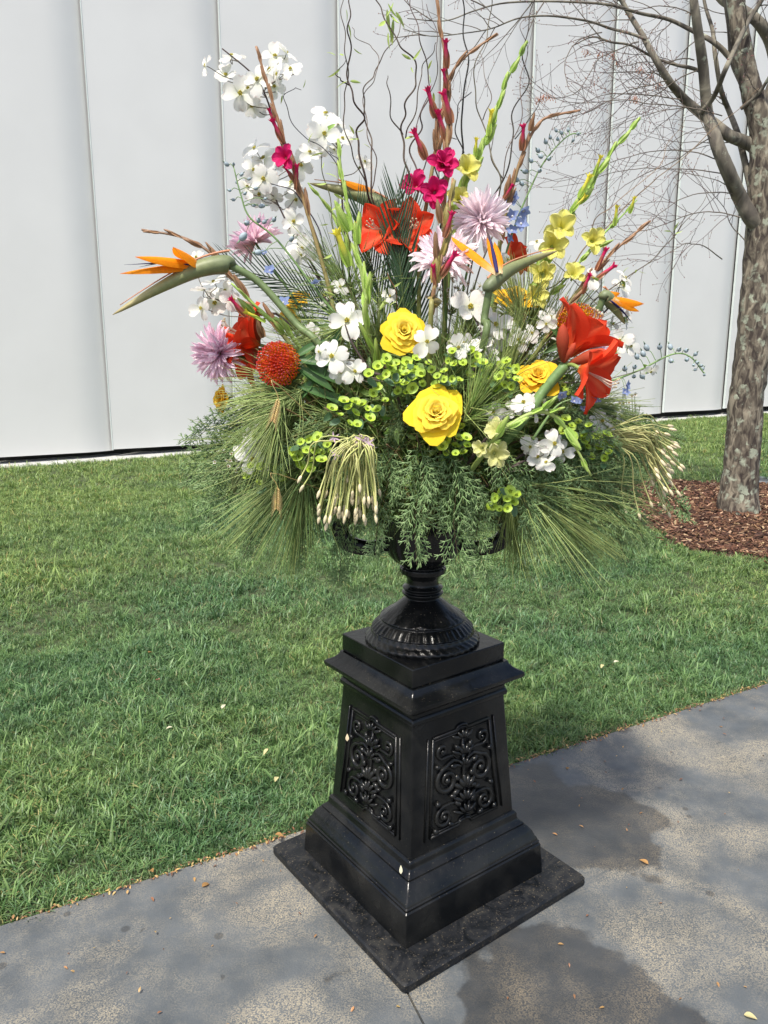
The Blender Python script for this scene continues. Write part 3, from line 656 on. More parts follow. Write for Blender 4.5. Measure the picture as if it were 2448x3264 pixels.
def dogwood(label, ctl, bl, ya, yb, leaves=0, root=True):
    """ctl: woody stem in photo points from the bottom up; bl: blossoms (x, y, size px[, dir])"""
    q = [P(x, y, ya+(yb-ya)*i/(len(ctl)-1)) for i, (x, y) in enumerate(ctl)]
    if root: q = [ROOT+Vector((0, 0, -.03))]+q
    main = cat(q, 6); t = thing('dogwood_branch', label, 'dogwood', q[0], 'white dogwood branches')
    mb = MB(); tube(mb, main, (.0048, .0018), (.075, .055, .05), 6)
    for b in bl:
        x, y, sz = b[:3]; Y = ya+(yb-ya)*max(0, min(1, (ctl[0][1]-y)/max(1, ctl[0][1]-ctl[-1][1])))+random.uniform(-.05, .05)
        if len(b) > 4: Y = b[4]
        p = P(x, y, Y); n = Vector(b[3]).normalized() if len(b) > 3 and b[3] else rdir(0, -.75, .35, .4)
        near = min(main, key=lambda c: (c-p).length); below = [c for c in main if c.z < p.z-.02] or [main[0]]
        s0 = min(below, key=lambda c: (c-p).length+abs(c.x-p.x)*.4)
        r = S(sz, Y)*.56; mid = (s0+p)/2+Vector((random.gauss(0, .01), random.gauss(0, .01), -.008))
        tube(mb, cat([s0, mid, p-n*r*.5, p-n*.002], 4), (.0013, .0010), (.16, .14, .11), 5)
        F = frame(p, n, random.uniform(0, 6.3)); bo = put('blossom', DC, t, F @ Matrix.Scale(r, 4))
        for k in range(4):
            s_ = r*(1.08 if k % 2 else .92)*random.uniform(.93, 1.05)
            put('bract', BR[random.choice([0, 0, 1, 1, 2])], bo, F @ rz(k*PI/2+random.gauss(0, .09)) @ Matrix.Rotation(random.gauss(-.12, .22), 4, 'X') @ Matrix.Rotation(random.gauss(0, .12), 4, 'Y') @ Matrix.Translation((0, r*.05, 0)) @ Matrix.Scale(s_, 4))
        if random.random() < leaves:
            for k in range(2): put('leaf', DLEAF, t, frame(p-n*.01, (random.gauss(0, 1), random.gauss(0, 1), .5), random.uniform(0, 6)) @ Matrix.Scale(r*random.uniform(.6, 1.0), 4))
    put('twig', mb.mesh('twig', WOOD), t)
dogwood('tallest white dogwood branch fanning out at the upper left of the bouquet', [(770, 760), (715, 600), (668, 470), (640, 380), (600, 290), (575, 210), (545, 160), (480, 105)],
        [(445, 142, 40, (-.8, -.4, .3)), (500, 122, 48, (0, -.5, .9)), (488, 163, 46), (519, 203, 62, (.1, -1, .1)), (557, 173, 56), (544, 228, 52, (0, -.8, -.3)), (592, 188, 44), (618, 115, 44, (.5, -.5, .8)), (629, 150, 46), (594, 123, 50, (.1, -.9, .6)), (583, 152, 52), (600, 160, 40), (535, 192, 48)], Y0+.06, Y0+.02)
dogwood('white dogwood branch with blossoms stacked beside the lone magenta gladiolus flower', [(740, 740), (690, 600), (640, 520), (600, 440), (560, 350)],
        [(551, 322, 50, (-.4, -.6, .7)), (570, 343, 54), (547, 367, 46), (569, 387, 58, (.1, -1, 0)), (559, 420, 50), (649, 358, 52, (.3, -.9, .2)), (629, 396, 50), (669, 330, 44), (639, 430, 48, (.1, -.8, -.4)), (634, 479, 48), (649, 512, 46), (533, 405, 44), (575, 395, 40), (590, 430, 38), (602, 355, 30)], Y0+.1, Y0+.08, .1)
dogwood('white dogwood branch rising to a cluster left of the thin dark willow twigs', [(780, 700), (750, 560), (740, 450), (735, 350), (715, 270)],
        [(704, 248, 58, (0, -.6, .85)), (701, 290, 58, (0, -1, .1)), (728, 268, 44, (.6, -.6, .4)), (740, 300, 42), (690, 310, 42), (787, 350, 34, (.5, -.7, .3)), (720, 325, 34)], Y0+.12, Y0+.1, .3)
dogwood('white dogwood spray under the left bird of paradise bract', [(640, 720), (560, 690), (500, 660), (450, 640)],
        [(440, 628, 46), (462, 610, 46), (436, 666, 48, (-.5, -.8, .1)), (465, 655, 60, (0, -1, .2)), (503, 648, 46), (424, 556, 34), (487, 628, 38)], Y0-.05, Y0-.06)
dogwood('white dogwood blossoms behind the palm leaflets at the left', [(760, 700), (700, 620), (660, 560)],
        [(652, 540, 56, (0, -.8, .6)), (659, 545, 44), (679, 720, 40, (-.5, -.8, 0), Y0-.2), (708, 625, 44), (648, 552, 40)], Y0+.02, Y0+.0)
dogwood('white dogwood blossoms left of the upper yellow rose', [(860, 860), (800, 800), (760, 740), (745, 700)],
        [(749, 693, 72, (.1, -1, .25)), (717, 770, 66, (-.1, -1, .25)), (737, 802, 54, (0, -1, -.1)), (765, 803, 50), (690, 760, 34), (760, 798, 44)], Y0-.30, Y0-.30, .5)
dogwood('white dogwood blossoms low at the left among the pine needles', [(720, 1000), (640, 1000), (570, 980)],
        [(547, 992, 66, (-.1, -1, .1)), (549, 942, 54, (-.2, -.9, .5)), (728, 905, 44), (530, 965, 44)], Y0-.28, Y0-.2)
dogwood('single white dogwood blossom over the right edge of the upper yellow rose', [(960, 850), (935, 790)], [(922, 738, 58, (.1, -1, .1), Y0-.42), (990, 752, 48, (0, -.9, .5), Y0-.36)], Y0-.3, Y0-.36, 0)
dogwood('group of white dogwood blossoms above the euphorbia right of centre', [(1000, 860), (1030, 780), (1040, 720), (1020, 680)],
        [(1016, 663, 76, (.05, -1, .25)), (1070, 702, 66, (.2, -.9, .4)), (1051, 744, 52, (0, -.9, .5)), (1086, 729, 56, (.3, -1, 0)), (1040, 745, 44), (1000, 740, 40), (1096, 563, 42, None, Y0+.02)], Y0-.28, Y0-.24, .6)
dogwood('white dogwood sprigs at the right edge over the orange sepals', [(1120, 860), (1220, 760), (1290, 690), (1330, 650)],
        [(1188, 686, 46, (.2, -.8, .4)), (1280, 602, 42, (.2, -.6, .6)), (1344, 618, 44, (.5, -.7, .3)), (1350, 600, 34, (.6, -.4, .6)), (1360, 747, 52, (.5, -.8, .2)), (1340, 735, 44), (1405, 802, 34, (.3, -.7, -.6)), (1160, 523, 34, (-.3, -.6, .8), Y0+.05), (1330, 760, 36), (1225, 745, 34), (1205, 735, 30), (1322, 700, 38, (.6, -.6, .3)), (1352, 692, 34)], Y0-.2, Y0-.05, .6)
dogwood('white dogwood blossoms low at the right beside the bending scape bunch', [(1100, 1000), (1200, 960), (1290, 920)],
        [(1299, 910, 54, (.2, -1, .3)), (1285, 890, 46, (0, -.8, .7)), (1310, 925, 40), (1345, 870, 36, (.7, -.6, .1)), (1340, 900, 30, (.6, -.7, 0))], Y0-.3, Y0-.18, .2)
dogwood('dense white dogwood cluster in front under the golden rose at the right', [(1040, 960), (1100, 920), (1150, 890)],
        [(1130, 870, 54, (0, -.8, .7)), (1168, 872, 50, (.2, -.9, .5)), (1066, 890, 46, (-.2, -.9, .3)), (1150, 885, 46), (1110, 882, 40)], Y0-.38, Y0-.36, .2)
dogwood('white dogwood cluster low at the right under the bent yellow gladiolus', [(1090, 1020), (1150, 990)],
        [(1197, 958, 60, (.1, -1, .2)), (1160, 985, 56, (0, -1, 0)), (1215, 975, 48), (1180, 1000, 46), (1145, 965, 44)], Y0-.34, Y0-.34)

dogwood('white dogwood blossoms scattered between the two front golden roses at the right', [(1000, 900), (1060, 830), (1110, 760)],
        [(1120, 735, 44, (.1, -.9, .4)), (1148, 720, 38, (.3, -.8, .4)), (985, 742, 40), (1060, 770, 36, (-.2, -.9, .2)), (1180, 700, 36)], Y0-.3, Y0-.24, .8)
dogwood('small white dogwood blossoms among the pine needles left of the green gladiolus', [(800, 800), (740, 700), (700, 640)],
        [(700, 640, 40, (0, -.8, .5)), (735, 620, 34), (842, 640, 30, (.1, -.9, .3)), (790, 600, 28)], Y0-.12, Y0-.08, .9)
# --- spider mums
MPS = [[one(lambda mb, i=i, tt=tt: petal(mb, 1, .125, lambda u, v: mixc(tt[0], tt[1], min(1, u*1.6)), prof=lambda u: (.6+.4*math.sin(u*2.4))*(1 if u < .8 else math.sqrt(max(.05, 1-((u-.8)/.2)**2))), b0=.0, curl=(.35, -.35, .8)[i], cup=1.6, nu=6, nv=2, seed=i), 'mum_petal', PETAL) for i in range(3)] for tt in (((.98, .76, .84), (1.0, .88, .92)), ((.95, .58, .74), (1.0, .77, .87)))]
def mum(label, x, y, px, n, Y, dense=1, tint=0, rows=None):
    p = P(x, y, Y); r = S(px, Y); n = Vector(n).normalized(); t = thing('chrysanthemum', label, 'chrysanthemum', p, 'pink chrysanthemums')
    F = frame(p-n*r*.12, n, 0)
    rows = rows or ((12, 1.25, .32), (18, .95, .55), (24, .7, .75), (30, .45, .92), (34, .22, 1.0), (30, -.02, .98))
    for (c, el, ln) in rows:
        for i in range(c):
            a = 2*PI*i/c+random.gauss(0, .1)
            put('petal', random.choice(MPS[tint]), t, F @ rz(a) @ Matrix.Rotation(el+random.gauss(0, .09), 4, 'X') @ Matrix.Translation((0, r*.04, 0)) @ Matrix.Scale(r*ln*random.uniform(.88, 1.08), 4))
    put('flower_centre', one(lambda mb: ball(mb, (0, 0, 0), .12, (.55, .45, .2), 8, 5, .7), 'flower_centre', LEAF), t, F @ Matrix.Translation((0, 0, r*.1)) @ Matrix.Scale(r, 4))
    put('stem', stem_to(p-n*r*.1, n, (.004, .0035)), t)
mum('large pale pink spider chrysanthemum highest of the pale pair right of the red trumpets', 1040, 474, 64, (.02, -1, .15), Y0-.06)
mum('pale pink spider chrysanthemum directly beneath the red trumpet flowers, crossed by a brown gladiolus stalk', 962, 556, 72, (-.05, -.62, .78), Y0-.18)
mum('densely petalled mauve pink chrysanthemum at the left beside the orange pincushion flower', 470, 764, 62, (-.55, -.8, -.05), Y0-.12, tint=1, rows=((16, 1.3, .35), (22, 1.05, .6), (26, .8, .8), (30, .5, .95), (30, .25, 1.0), (28, 0, 1.0), (24, -.3, .95)))
mum('mauve pink chrysanthemum seen from the side behind the upright palm leaflets', 548, 520, 58, (-.55, .1, .75), Y0+.05, tint=1)
mum('mauve chrysanthemum mostly hidden below the right red trumpets', 1300, 770, 36, (.6, -.4, .4), Y0+.02, tint=1)

# --- amaryllis
def ama_c(u, v): return mixc(mixc((.55, .30, .06), (.80, .055, .018), min(1, u*3)), mixc((.88, .22, .10), (.84, .08, .03), min(1, abs(v)*4)), .55)
AP = [one(lambda mb, i=i: petal(mb, 1, .62, ama_c, prof=lambda u: (.30+.7*math.sin(PI*.5*min(1, u/.6)))*(1 if u < .6 else max(0, 1-((u-.6)/.4)**1.8)), b0=1.28, curl=(-.75, -1.05)[i], cup=.32, ruf=.11, rf=2, nu=10, nv=6, seed=i), 'amaryllis_petal', PETAL) for i in range(2)]
def stamens(mb):
    for i in range(6):
        a = i*1.05; q = cat([(0, 0, .1), (.03*math.cos(a), .03*math.sin(a)-.02, .5), (.07*math.cos(a), .07*math.sin(a)-.05, .78), (.1*math.cos(a), .1*math.sin(a)+.02, .88)], 4)
        tube(mb, q, .010, (.75, .62, .5), 5); ball(mb, q[-1], .026, (.7, .62, .42), 5, 3)
ST = one(stamens, 'stamens', PETAL)
ABUD = one(lambda mb: lathe(mb, [(.03, 0), (.09, .15), (.155, .42), (.17, .62), (.11, .88), (.01, 1)], lambda t: mixc((.30, .07, .03), (.62, .10, .05), t), 9), 'bud', PETAL)
def amaryllis(label, fl, buds, st, ya, r=(.011, .010), group='red amaryllis stems'):
    q = [P(x, y, ya) for x, y in st]; t = thing('amaryllis', label, 'amaryllis', q[-1], group)
    put('stem', one(lambda mb: tube(mb, cat([ROOT+Vector((0, 0, -.04))]+q, 6), r, (.14, .24, .08), 10), 'stem', STEM), t)
    for fq in fl:
        x, y, ln, n, dY = fq[:5]; opn = fq[5] if len(fq) > 5 else .1
        n = Vector(n).normalized(); base = P(x, y, ya+dY); L_ = S(ln, ya); F = frame(base, n, random.uniform(0, 1))
        th_ = put('trumpet', one(lambda mb: tube(mb, [F @ Vector((0, 0, -.0)), F @ Vector((0, 0, L_*.12))], (.006, .009), (.30, .22, .05), 8), 'trumpet', PETAL), t)
        for k in range(6): put('petal', AP[k % 2], th_, F @ rz(k*PI/3+random.gauss(0, .06)) @ Matrix.Rotation(random.gauss(0, .07)+(-.02 if k % 2 else -.12)-opn, 4, 'X') @ Matrix.Translation((0, .004, 0)) @ Matrix.Scale(L_*(1 if k % 2 else .95), 4))
        put('stamens', ST, th_, F @ Matrix.Scale(L_, 4))
        pedicel = one(lambda mb: tube(mb, cat([q[-1], (q[-1]+base)/2+Vector((0, 0, .004)), base], 4), .0045, (.20, .26, .07), 7), 'pedicel', STEM); put('pedicel', pedicel, t)
    for (x, y, ln, n) in buds:
        F = frame(P(x, y, ya-.01), n); put('bud', ABUD, t, F @ Matrix.Scale(S(ln, ya), 4))
amaryllis('three red amaryllis trumpets facing forward behind the dark palm leaflets at the top centre', [(872, 508, 76, (.28, -.85, .2), -.02), (845, 500, 66, (.0, -.3, .95), .03), (836, 505, 76, (-.45, -.75, .15), .0)], [], [(880, 700), (850, 530)], Y0+.0)
amaryllis('red amaryllis trumpet pointing left behind the mauve chrysanthemum', [(560, 745, 100, (-.75, -.35, .45), 0), (560, 755, 90, (-.7, -.3, -.35), .03)], [(560, 740, 80, (-.15, -.2, 1))], [(700, 860), (590, 760)], Y0-.06)
amaryllis('thick stemmed amaryllis at the right with two open scarlet trumpets and three upright buds', [(1224, 768, 124, (.58, -.10, .84), .03, -.10), (1252, 796, 96, (.90, -.62, -.42), -.05, .16)],
          [(1215, 782, 80, (-.08, -.2, 1)), (1218, 784, 48, (.4, -.3, .9)), (1228, 786, 84, (.92, -.5, .36))], [(1120, 920), (1170, 850), (1222, 788)], Y0-.34, (.011, .0125))
amaryllis('red amaryllis glimpsed behind the upper spider chrysanthemum', [(1090, 560, 60, (.85, .2, .4), 0)], [], [(1050, 700), (1085, 570)], Y0+.1)

# --- pincushion proteas
def pinc(label, x, y, px, n, Y, ca, cb, leaves):
    p = P(x, y, Y); r = S(px, Y); n = Vector(n).normalized(); t = thing('pincushion_protea', label, 'protea', p, 'pincushion proteas'); F = frame(p-n*r*.45, n)
    def f(mb):
        for i in range(330):
            u = (i+.5)/330; el = math.acos(1-1.25*u); a = i*2.39996
            d = Vector((math.sin(el)*math.cos(a), math.sin(el)*math.sin(a), math.cos(el)*.9)); o_ = d*r*.5
            tip = d*r*(1.0+random.uniform(-.06, .08)); inw = tip+Vector((0, 0, 1))*r*(.34*math.sin(el))-Vector((d.x, d.y, 0))*r*.10*math.sin(el)
            c = mixc(ca, cb, min(1, u*1.35)); q = cat([F @ o_, F @ (tip*.85+Vector((0, 0, .05*r))), F @ inw], 3)
            tube(mb, q, .0011, lambda t_, c=c: mixc(c, (.80, .35, .02), t_*.3), 3, cap=False); ball(mb, q[-1], .0023, jit(ca if random.random() < .6 else (.62, .10, .12), .2), 4, 2)
    mb = MB(); f(mb); put('styles', mb.mesh('styles', PETAL), t, kind='stuff').data.name = 'styles'
    put('flower_core', one(lambda mb: ball(mb, (0, 0, 0), .58, ca, 12, 8, .8), 'flower_core', PETAL), t, F @ Matrix.Scale(r, 4))
    put('stem', stem_to(p-n*r*.5, n, (.006, .005), (.28, .26, .08)), t)
    for (lx, ly, ln, dx, dz) in leaves:
        b = P(lx, ly, Y+.01); d = Vector((dx, random.uniform(-.35, .05), dz)).normalized(); nn = Vector((random.uniform(-.2, .2), -1, .5)); nn = (nn-d*nn.dot(d)).normalized(); xx = d.cross(nn)
        put('leaf', PLEAF, t, Matrix.Translation(b) @ Matrix((xx, d, nn)).transposed().to_4x4() @ Matrix.Scale(S(ln, Y), 4))
PLEAF = one(lambda mb: petal(mb, 1, .24, lambda u, v: mixc((.05, .12, .03), (.075, .165, .055), abs(v)), b0=.1, curl=-.35, cup=.5, nu=8, nv=4), 'protea_leaf', LEAF)
pinc('orange red pincushion protea with curled styles at the left under the palm', 597, 786, 50, (-.5, -.85, .05), Y0-.26, (.66, .055, .03), (.82, .30, .02),
     [(642, 790, 70, .6, -.5), (650, 795, 90, .55, -.35), (640, 775, 90, .8, -.1), (655, 800, 95, -.6, -.4), (660, 785, 90, .9, -.5), (690, 830, 85, .2, .9), (700, 850, 95, .95, -.45), (680, 820, 90, -.5, -.55), (640, 770, 75, .75, .45), (700, 800, 95, .3, .75), (720, 860, 80, -.8, .3), (735, 800, 80, -.75, .55)])
pinc('yellow orange pincushion protea behind the right scarlet trumpets', 1255, 694, 50, (.15, -.5, .9), Y0-.16, (.80, .36, .02), (.80, .28, .03), [(1230, 740, 60, -.8, -.3), (1215, 735, 70, -.5, .6)])

# --- birds of paradise
def strel(label, neck, tip, sep, tongue, stem, Y, Yt, wmax=.034, prof=None):
    """neck, tip: the beak-like bract; sep: orange sepals [(base),(tip),width px]; stem: points to the neck"""
    a = P(*neck, Y); b = P(*tip, Yt); t = thing('bird_of_paradise', label, 'bird of paradise', a, 'birds of paradise')
    L_ = (b-a).length; sag = Vector((0, 0, L_*.055)); q = cat([a-(b-a)*.03-Vector((0, 0, .012)), a, a.lerp(b, .25)+sag, a.lerp(b, .6)+sag*.8, b], 6)
    cs = lambda t_: mixc(mixc((.115, .150, .085), (.24, .25, .09), t_), (.42, .30, .16), max(0, t_-.72)*2)
    mb = MB(); tube(mb, q, lambda t_: wmax*.5*(.24+.86*math.sin(min(1, t_*2.1)*PI*.5))*(1-t_)**.72+.0008, cs, 14, flat=.85)
    # pale pinkish seam along the top of the bract
    tube(mb, [p+Vector((0, 0, wmax*.5*(1-i/len(q))**.62*.98)) for i, p in enumerate(q[3:-1])], (.0034, .001), (.50, .22, .12), 5); put('bract', mb.mesh('bract', STEM), t)
    for (x0, y0, x1, y1, wd) in sep:
        s0 = P(x0, y0, Y-.01); s1 = P(x1, y1, Yt-.01+random.uniform(-.03, .03)); d = (s1-s0); ln = d.length; d.normalize(); nn = Vector((random.uniform(-.3, .3), -.8, .6)); nn = (nn-d*nn.dot(d)).normalized(); xx = d.cross(nn)
        m_ = one(lambda mb: petal(mb, ln, S(wd, Y), lambda u, v: mixc(mixc((.80, .66, .40), (.90, .31, .008), min(1, u*4)), (.60, .12, .03), max(0, u-.88)*6), prof=lambda u: math.sin(PI*min(1, u*.85+.13))**.9*(1 if u < .9 else .4), b0=.12, curl=-.25, cup=-.75, nu=9, nv=4), 'sepal', PETAL)
        put('sepal', m_, t, Matrix.Translation(s0) @ Matrix((xx, d, nn)).transposed().to_4x4())
    for (x0, y0, x1, y1) in tongue:
        s0 = P(x0, y0, Y-.03); s1 = P(x1, y1, Yt-.03); put('tongue', one(lambda mb: tube(mb, cat([s0, s0.lerp(s1, .5)+Vector((0, 0, .004)), s1], 5), lambda t_: .0045*(1-.9*t_)*(.8+.9*math.sin(t_*3)), (.05, .045, .16), 6, flat=.5), 'tongue', PETAL), t)
    put('stem', one(lambda mb: tube(mb, cat([ROOT+Vector((0, 0, -.04))]+[P(x, y, Y-.015+.04*i/len(stem)) for i, (x, y) in enumerate(stem)]+[a], 6), (.0088, .0092), (.11, .155, .06), 10), 'stem', STEM), t)
strel('bird of paradise with long beak reaching out at the far left over the wall', (490, 570), (243, 680), [(440, 572, 292, 552, 26), (450, 570, 258, 588, 22), (430, 565, 375, 532, 46), (420, 575, 300, 583, 20)], [(425, 573, 268, 572), (400, 566, 300, 577)], [(720, 790), (640, 700), (560, 610)], Y0-.22, Y0-.30, .066)
strel('bird of paradise whose green beak arches right over a golden rose, two orange sepals upright', (1058, 618), (1204, 542), [(1078, 592, 968, 504, 24), (1080, 590, 1068, 520, 22), (1074, 590, 1052, 510, 14)], [(1074, 588, 1056, 508)], [(1040, 760), (1046, 690)], Y0-.28, Y0-.16, .052)
strel('bird of paradise at the back with orange tip and beak pointing left above the palm', (832, 452), (668, 396), [(806, 410, 740, 390, 26), (810, 412, 730, 386, 18)], [], [(880, 640), (850, 500)], Y0+.10, Y0+.12, .07)
strel('bird of paradise at the far right edge behind white blossoms, orange sepals pointing right', (1305, 640), (1350, 700), [(1312, 642, 1392, 655, 26), (1330, 645, 1382, 672, 18), (1300, 632, 1340, 632, 22)], [(1320, 650, 1366, 698)], [(1200, 780), (1280, 690)], Y0-.1, Y0-.06, .05)

# --- gladioli
MAG = ((.56, .006, .10), (.70, .03, .20)); YEL = ((.72, .68, .12), (.80, .76, .32)); CRM = ((.66, .66, .22), (.76, .74, .42))
def glad_petals(cc, nm):
    return [one(lambda mb, i=i: petal(mb, 1, .62, lambda u, v: mixc(cc[0], cc[1], .25*u+.6*abs(v)*u), prof=lambda u: (.22+.78*math.sin(PI*.5*min(1, u/.65)))*(1 if u < .65 else math.sqrt(max(0, 1-((u-.65)/.36)**2)))*(1-.08*math.sin(u*22+i)), b0=1.25, curl=(-.8, -1.35)[i], cup=.45, ruf=.14, rf=3, nu=9, nv=8, seed=i), nm, PETAL) for i in range(2)]
GP = {'m': glad_petals(MAG, 'gladiolus_petal'), 'y': glad_petals(YEL, 'gladiolus_petal'), 'c': glad_petals(CRM, 'gladiolus_petal')}
def budm(base, tipc, open_):
    def f(mb):
        for k in range(2):
            M = rz(k*PI+.3) @ Matrix.Translation((0, .01, 0)); petal(mb, 1.0-.2*k, .26, lambda u, v: mixc(base, tuple(q*1.35 for q in base), abs(v)), prof=lambda u: math.sin(PI*min(1, u*.8+.18))**.8, b0=1.4, curl=.2, cup=.9, nu=6, nv=4, M=M)
        lathe(mb, [(.03, 0), (.075, .3), (.085, .6), (.07, .85), (.02 if not open_ else .075, 1.05)], lambda t_: mixc(base, tipc, max(0, min(1, (t_-.3)*3))), 7)
        if open_:
            for k in range(5): petal(mb, .30, .15, tipc, b0=1.2, curl=.5-.25*k, cup=.6, ruf=.1, nu=4, nv=3, M=Matrix.Translation((0, 0, 1.0)) @ rz(k*1.257) @ Matrix.Translation((0, .05, 0)))
    return one(f, 'bud', LEAF)
GB = (.20, .27, .07); BRN = (.27, .145, .075)
BUD = {'g': budm((.30, .44, .09), (.42, .54, .14), 0), 'gy': budm((.34, .48, .09), (.74, .66, .06), 1), 'b': budm((.30, .17, .09), (.34, .19, .10), 0), 'bm': budm((.34, .15, .08), MAG[0], 1), 'bg': budm((.27, .22, .07), (.34, .28, .09), 0)}
def along(pts, t):
    d = [0]; 
    for a, b in zip(pts, pts[1:]): d.append(d[-1]+(b-a).length)
    x = t*d[-1]
    for i in range(len(pts)-1):
        if d[i+1] >= x: k = (x-d[i])/max(1e-9, d[i+1]-d[i]); return pts[i].lerp(pts[i+1], k), (pts[i+1]-pts[i]).normalized()
    return pts[-1], (pts[-1]-pts[-2]).normalized()
def gladiolus(label, pts, ya, yb, ty, col, tip0=.45, nb=12, bl=36, buds=(), fl=(), pt='m', r=(.0068, .0026), root=True, group='gladiolus spikes'):
    q = [P(x, y, ya+(yb-ya)*i/(len(pts)-1)) for i, (x, y) in enumerate(pts)]
    if root: q = [ROOT+Vector((0, 0, -.03))]+q
    c = cat(q, 6); t = thing('gladiolus', label, 'gladiolus', q[1], group)
    put('stem', one(lambda mb: tube(mb, c, r, (lambda u: mixc(GB, col, min(1, u*1.6))), 7), 'stem', STEM), t)
    for i in range(nb):                                       # sheathed buds overlapping to the tip
        u = tip0+(1-tip0)*i/(nb-.3); p, d = along(c, min(.985, u)); side = 1 if i % 2 else -1
        s_ = S(bl, (ya+yb)/2)*(1.12-.62*(i/nb)); view = Vector((0, 1, 0)); lat = d.cross(view).normalized()*side
        dd = (d+lat*(.20-.12*i/nb)+Vector((0, -.08, 0))).normalized()
        wk = 1.6 if ty in ('g', 'bg') and pts[0][0] > 900 else 1.15
        put('bud', BUD[ty], t, frame(p-d*s_*.15, dd, random.uniform(0, 6)) @ Matrix.Diagonal((s_*wk, s_*wk, s_*1.15, 1)))
    for (x, y, ln, dx, dz, k) in buds:
        Y = ya+(yb-ya)*.5-.015; p = P(x, y, Y); d = Vector((dx, -.25, dz)).normalized(); s_ = S(ln, Y)
        put('bud', BUD[k], t, frame(p-d*s_*.5, d, random.uniform(0, 6)) @ Matrix.Diagonal((s_*1.15, s_*1.15, s_*.9, 1)))
    for (x, y, sz, n) in fl:
        Y = ya+(yb-ya)*.4-.03; p = P(x, y, Y); n = Vector(n).normalized(); s_ = S(sz, Y)*.72; F = frame(p-n*s_*.45, n, random.uniform(0, 1))
        fo = put('floret', one(lambda mb: tube(mb, [F @ Vector((0, 0, -s_*.35)), F @ Vector((0, 0, .1*s_))], (.003, s_*.10), mixc(col, GP_COL[pt], .4), 7), 'floret', LEAF), t)
        for k in range(6): put('petal', GP[pt][k % 2], fo, F @ rz(k*PI/3+random.gauss(0, .1)) @ Matrix.Rotation(random.gauss(0, .1), 4, 'X') @ Matrix.Translation((0, s_*.04, 0)) @ Matrix.Scale(s_*random.uniform(.92, 1.06), 4))
GP_COL = {'m': MAG[0], 'y': YEL[0], 'c': CRM[0]}
gladiolus('magenta gladiolus leaning left with a single open flower and a tall bare tip', [(760, 800), (705, 600), (655, 430), (612, 300), (577, 180), (553, 100)], Y0-.08, Y0-.1, 'b', BRN, .70, 9, 40,
          [(601, 285, 44, -.5, 1, 'bm'), (588, 255, 30, -.4, 1, 'bm'), (640, 385, 44, .1, .9, 'bm'), (625, 375, 30, -.6, .8, 'bm')], [(612, 338, 44, (-.35, -.9, .1))])
gladiolus('tallest magenta gladiolus rising past the top edge of the picture', [(960, 700), (958, 500), (963, 380), (968, 250), (962, 130), (950, 50), (936, -50)], Y0-.1, Y0-.1, 'b', BRN, .60, 12, 42,
          [(964, 120, 46, -.1, 1, 'bm'), (967, 235, 56, -.3, 1, 'bm'), (962, 175, 36, -.25, 1, 'bm')], [(958, 352, 52, (.1, -1, .2)), (940, 412, 52, (0, -1, .1)), (962, 345, 34, (.4, -.8, .5))])
gladiolus('magenta gladiolus branching left of the tallest spike with flared buds', [(905, 660), (910, 520), (928, 400), (940, 330), (955, 240), (975, 160), (1020, 110), (1076, 74)], Y0-.02, Y0-.0, 'b', BRN, .74, 8, 40,
          [(908, 315, 56, -.5, 1, 'bm'), (933, 225, 52, -.35, 1, 'bm'), (955, 275, 54, -.35, 1, 'bm'), (938, 300, 40, -.1, 1, 'b')], [(896, 396, 52, (-.3, -.9, .4)), (935, 420, 48, (.2, -1, 0))])
gladiolus('brown budded gladiolus stalk crossing the lower spider chrysanthemum', [(930, 720), (935, 640), (955, 550), (968, 470), (978, 385)], Y0-.36, Y0-.3, 'bg', (.30, .17, .08), .72, 5, 56,
          [(968, 488, 48, .3, 1, 'bm'), (965, 575, 56, .6, .9, 'bm'), (938, 600, 44, -.1, 1, 'bm'), (948, 455, 50, -.2, 1, 'b'), (942, 530, 60, -.1, 1, 'b'), (935, 650, 60, .05, 1, 'b')], [])
gladiolus('magenta gladiolus at the right whose brown tip bends sideways', [(1060, 700), (1080, 520), (1100, 430), (1130, 330), (1165, 265), (1205, 248), (1254, 238)], Y0+.02, Y0+.02, 'b', BRN, .66, 9, 34,
          [(1129, 300, 44, .0, 1, 'bm'), (1150, 262, 36, .2, 1, 'b'), (1098, 400, 46, .1, 1, 'b'), (1096, 418, 34, .5, .8, 'bm')], [])
gladiolus('brown tipped gladiolus slanting right above the orange sepals', [(1160, 760), (1240, 640), (1290, 580), (1340, 530), (1405, 478)], Y0-.06, Y0-.04, 'b', BRN, .62, 8, 44,
          [(1298, 562, 44, .4, 1, 'bm'), (1305, 590, 46, .8, .6, 'bm'), (1265, 615, 40, .3, .9, 'bm'), (1215, 680, 40, .3, 1, 'bm')], [])
gladiolus('brown tipped gladiolus arching far left above the bird of paradise', [(640, 760), (540, 650), (470, 560), (400, 515), (306, 496)], Y0-.1, Y0-.1, 'b', (.25, .15, .09), .62, 8, 48, [(515, 665, 44, -.6, .8, 'bm'), (560, 705, 50, -.3, 1, 'b')], [])
gladiolus('tall yellow green gladiolus leaning right beside the tallest spike', [(960, 700), (985, 460), (1020, 370), (1060, 280), (1092, 180), (1140, 90)], Y0+.0, Y0+.0, 'g', (.24, .36, .08), .60, 12, 44,
          [(1058, 268, 44, .1, 1, 'gy'), (1028, 320, 32, 0, 1, 'gy')], [(1010, 362, 50, (.1, -.9, .3)), (990, 425, 44, (-.1, -.8, .4))], 'y')
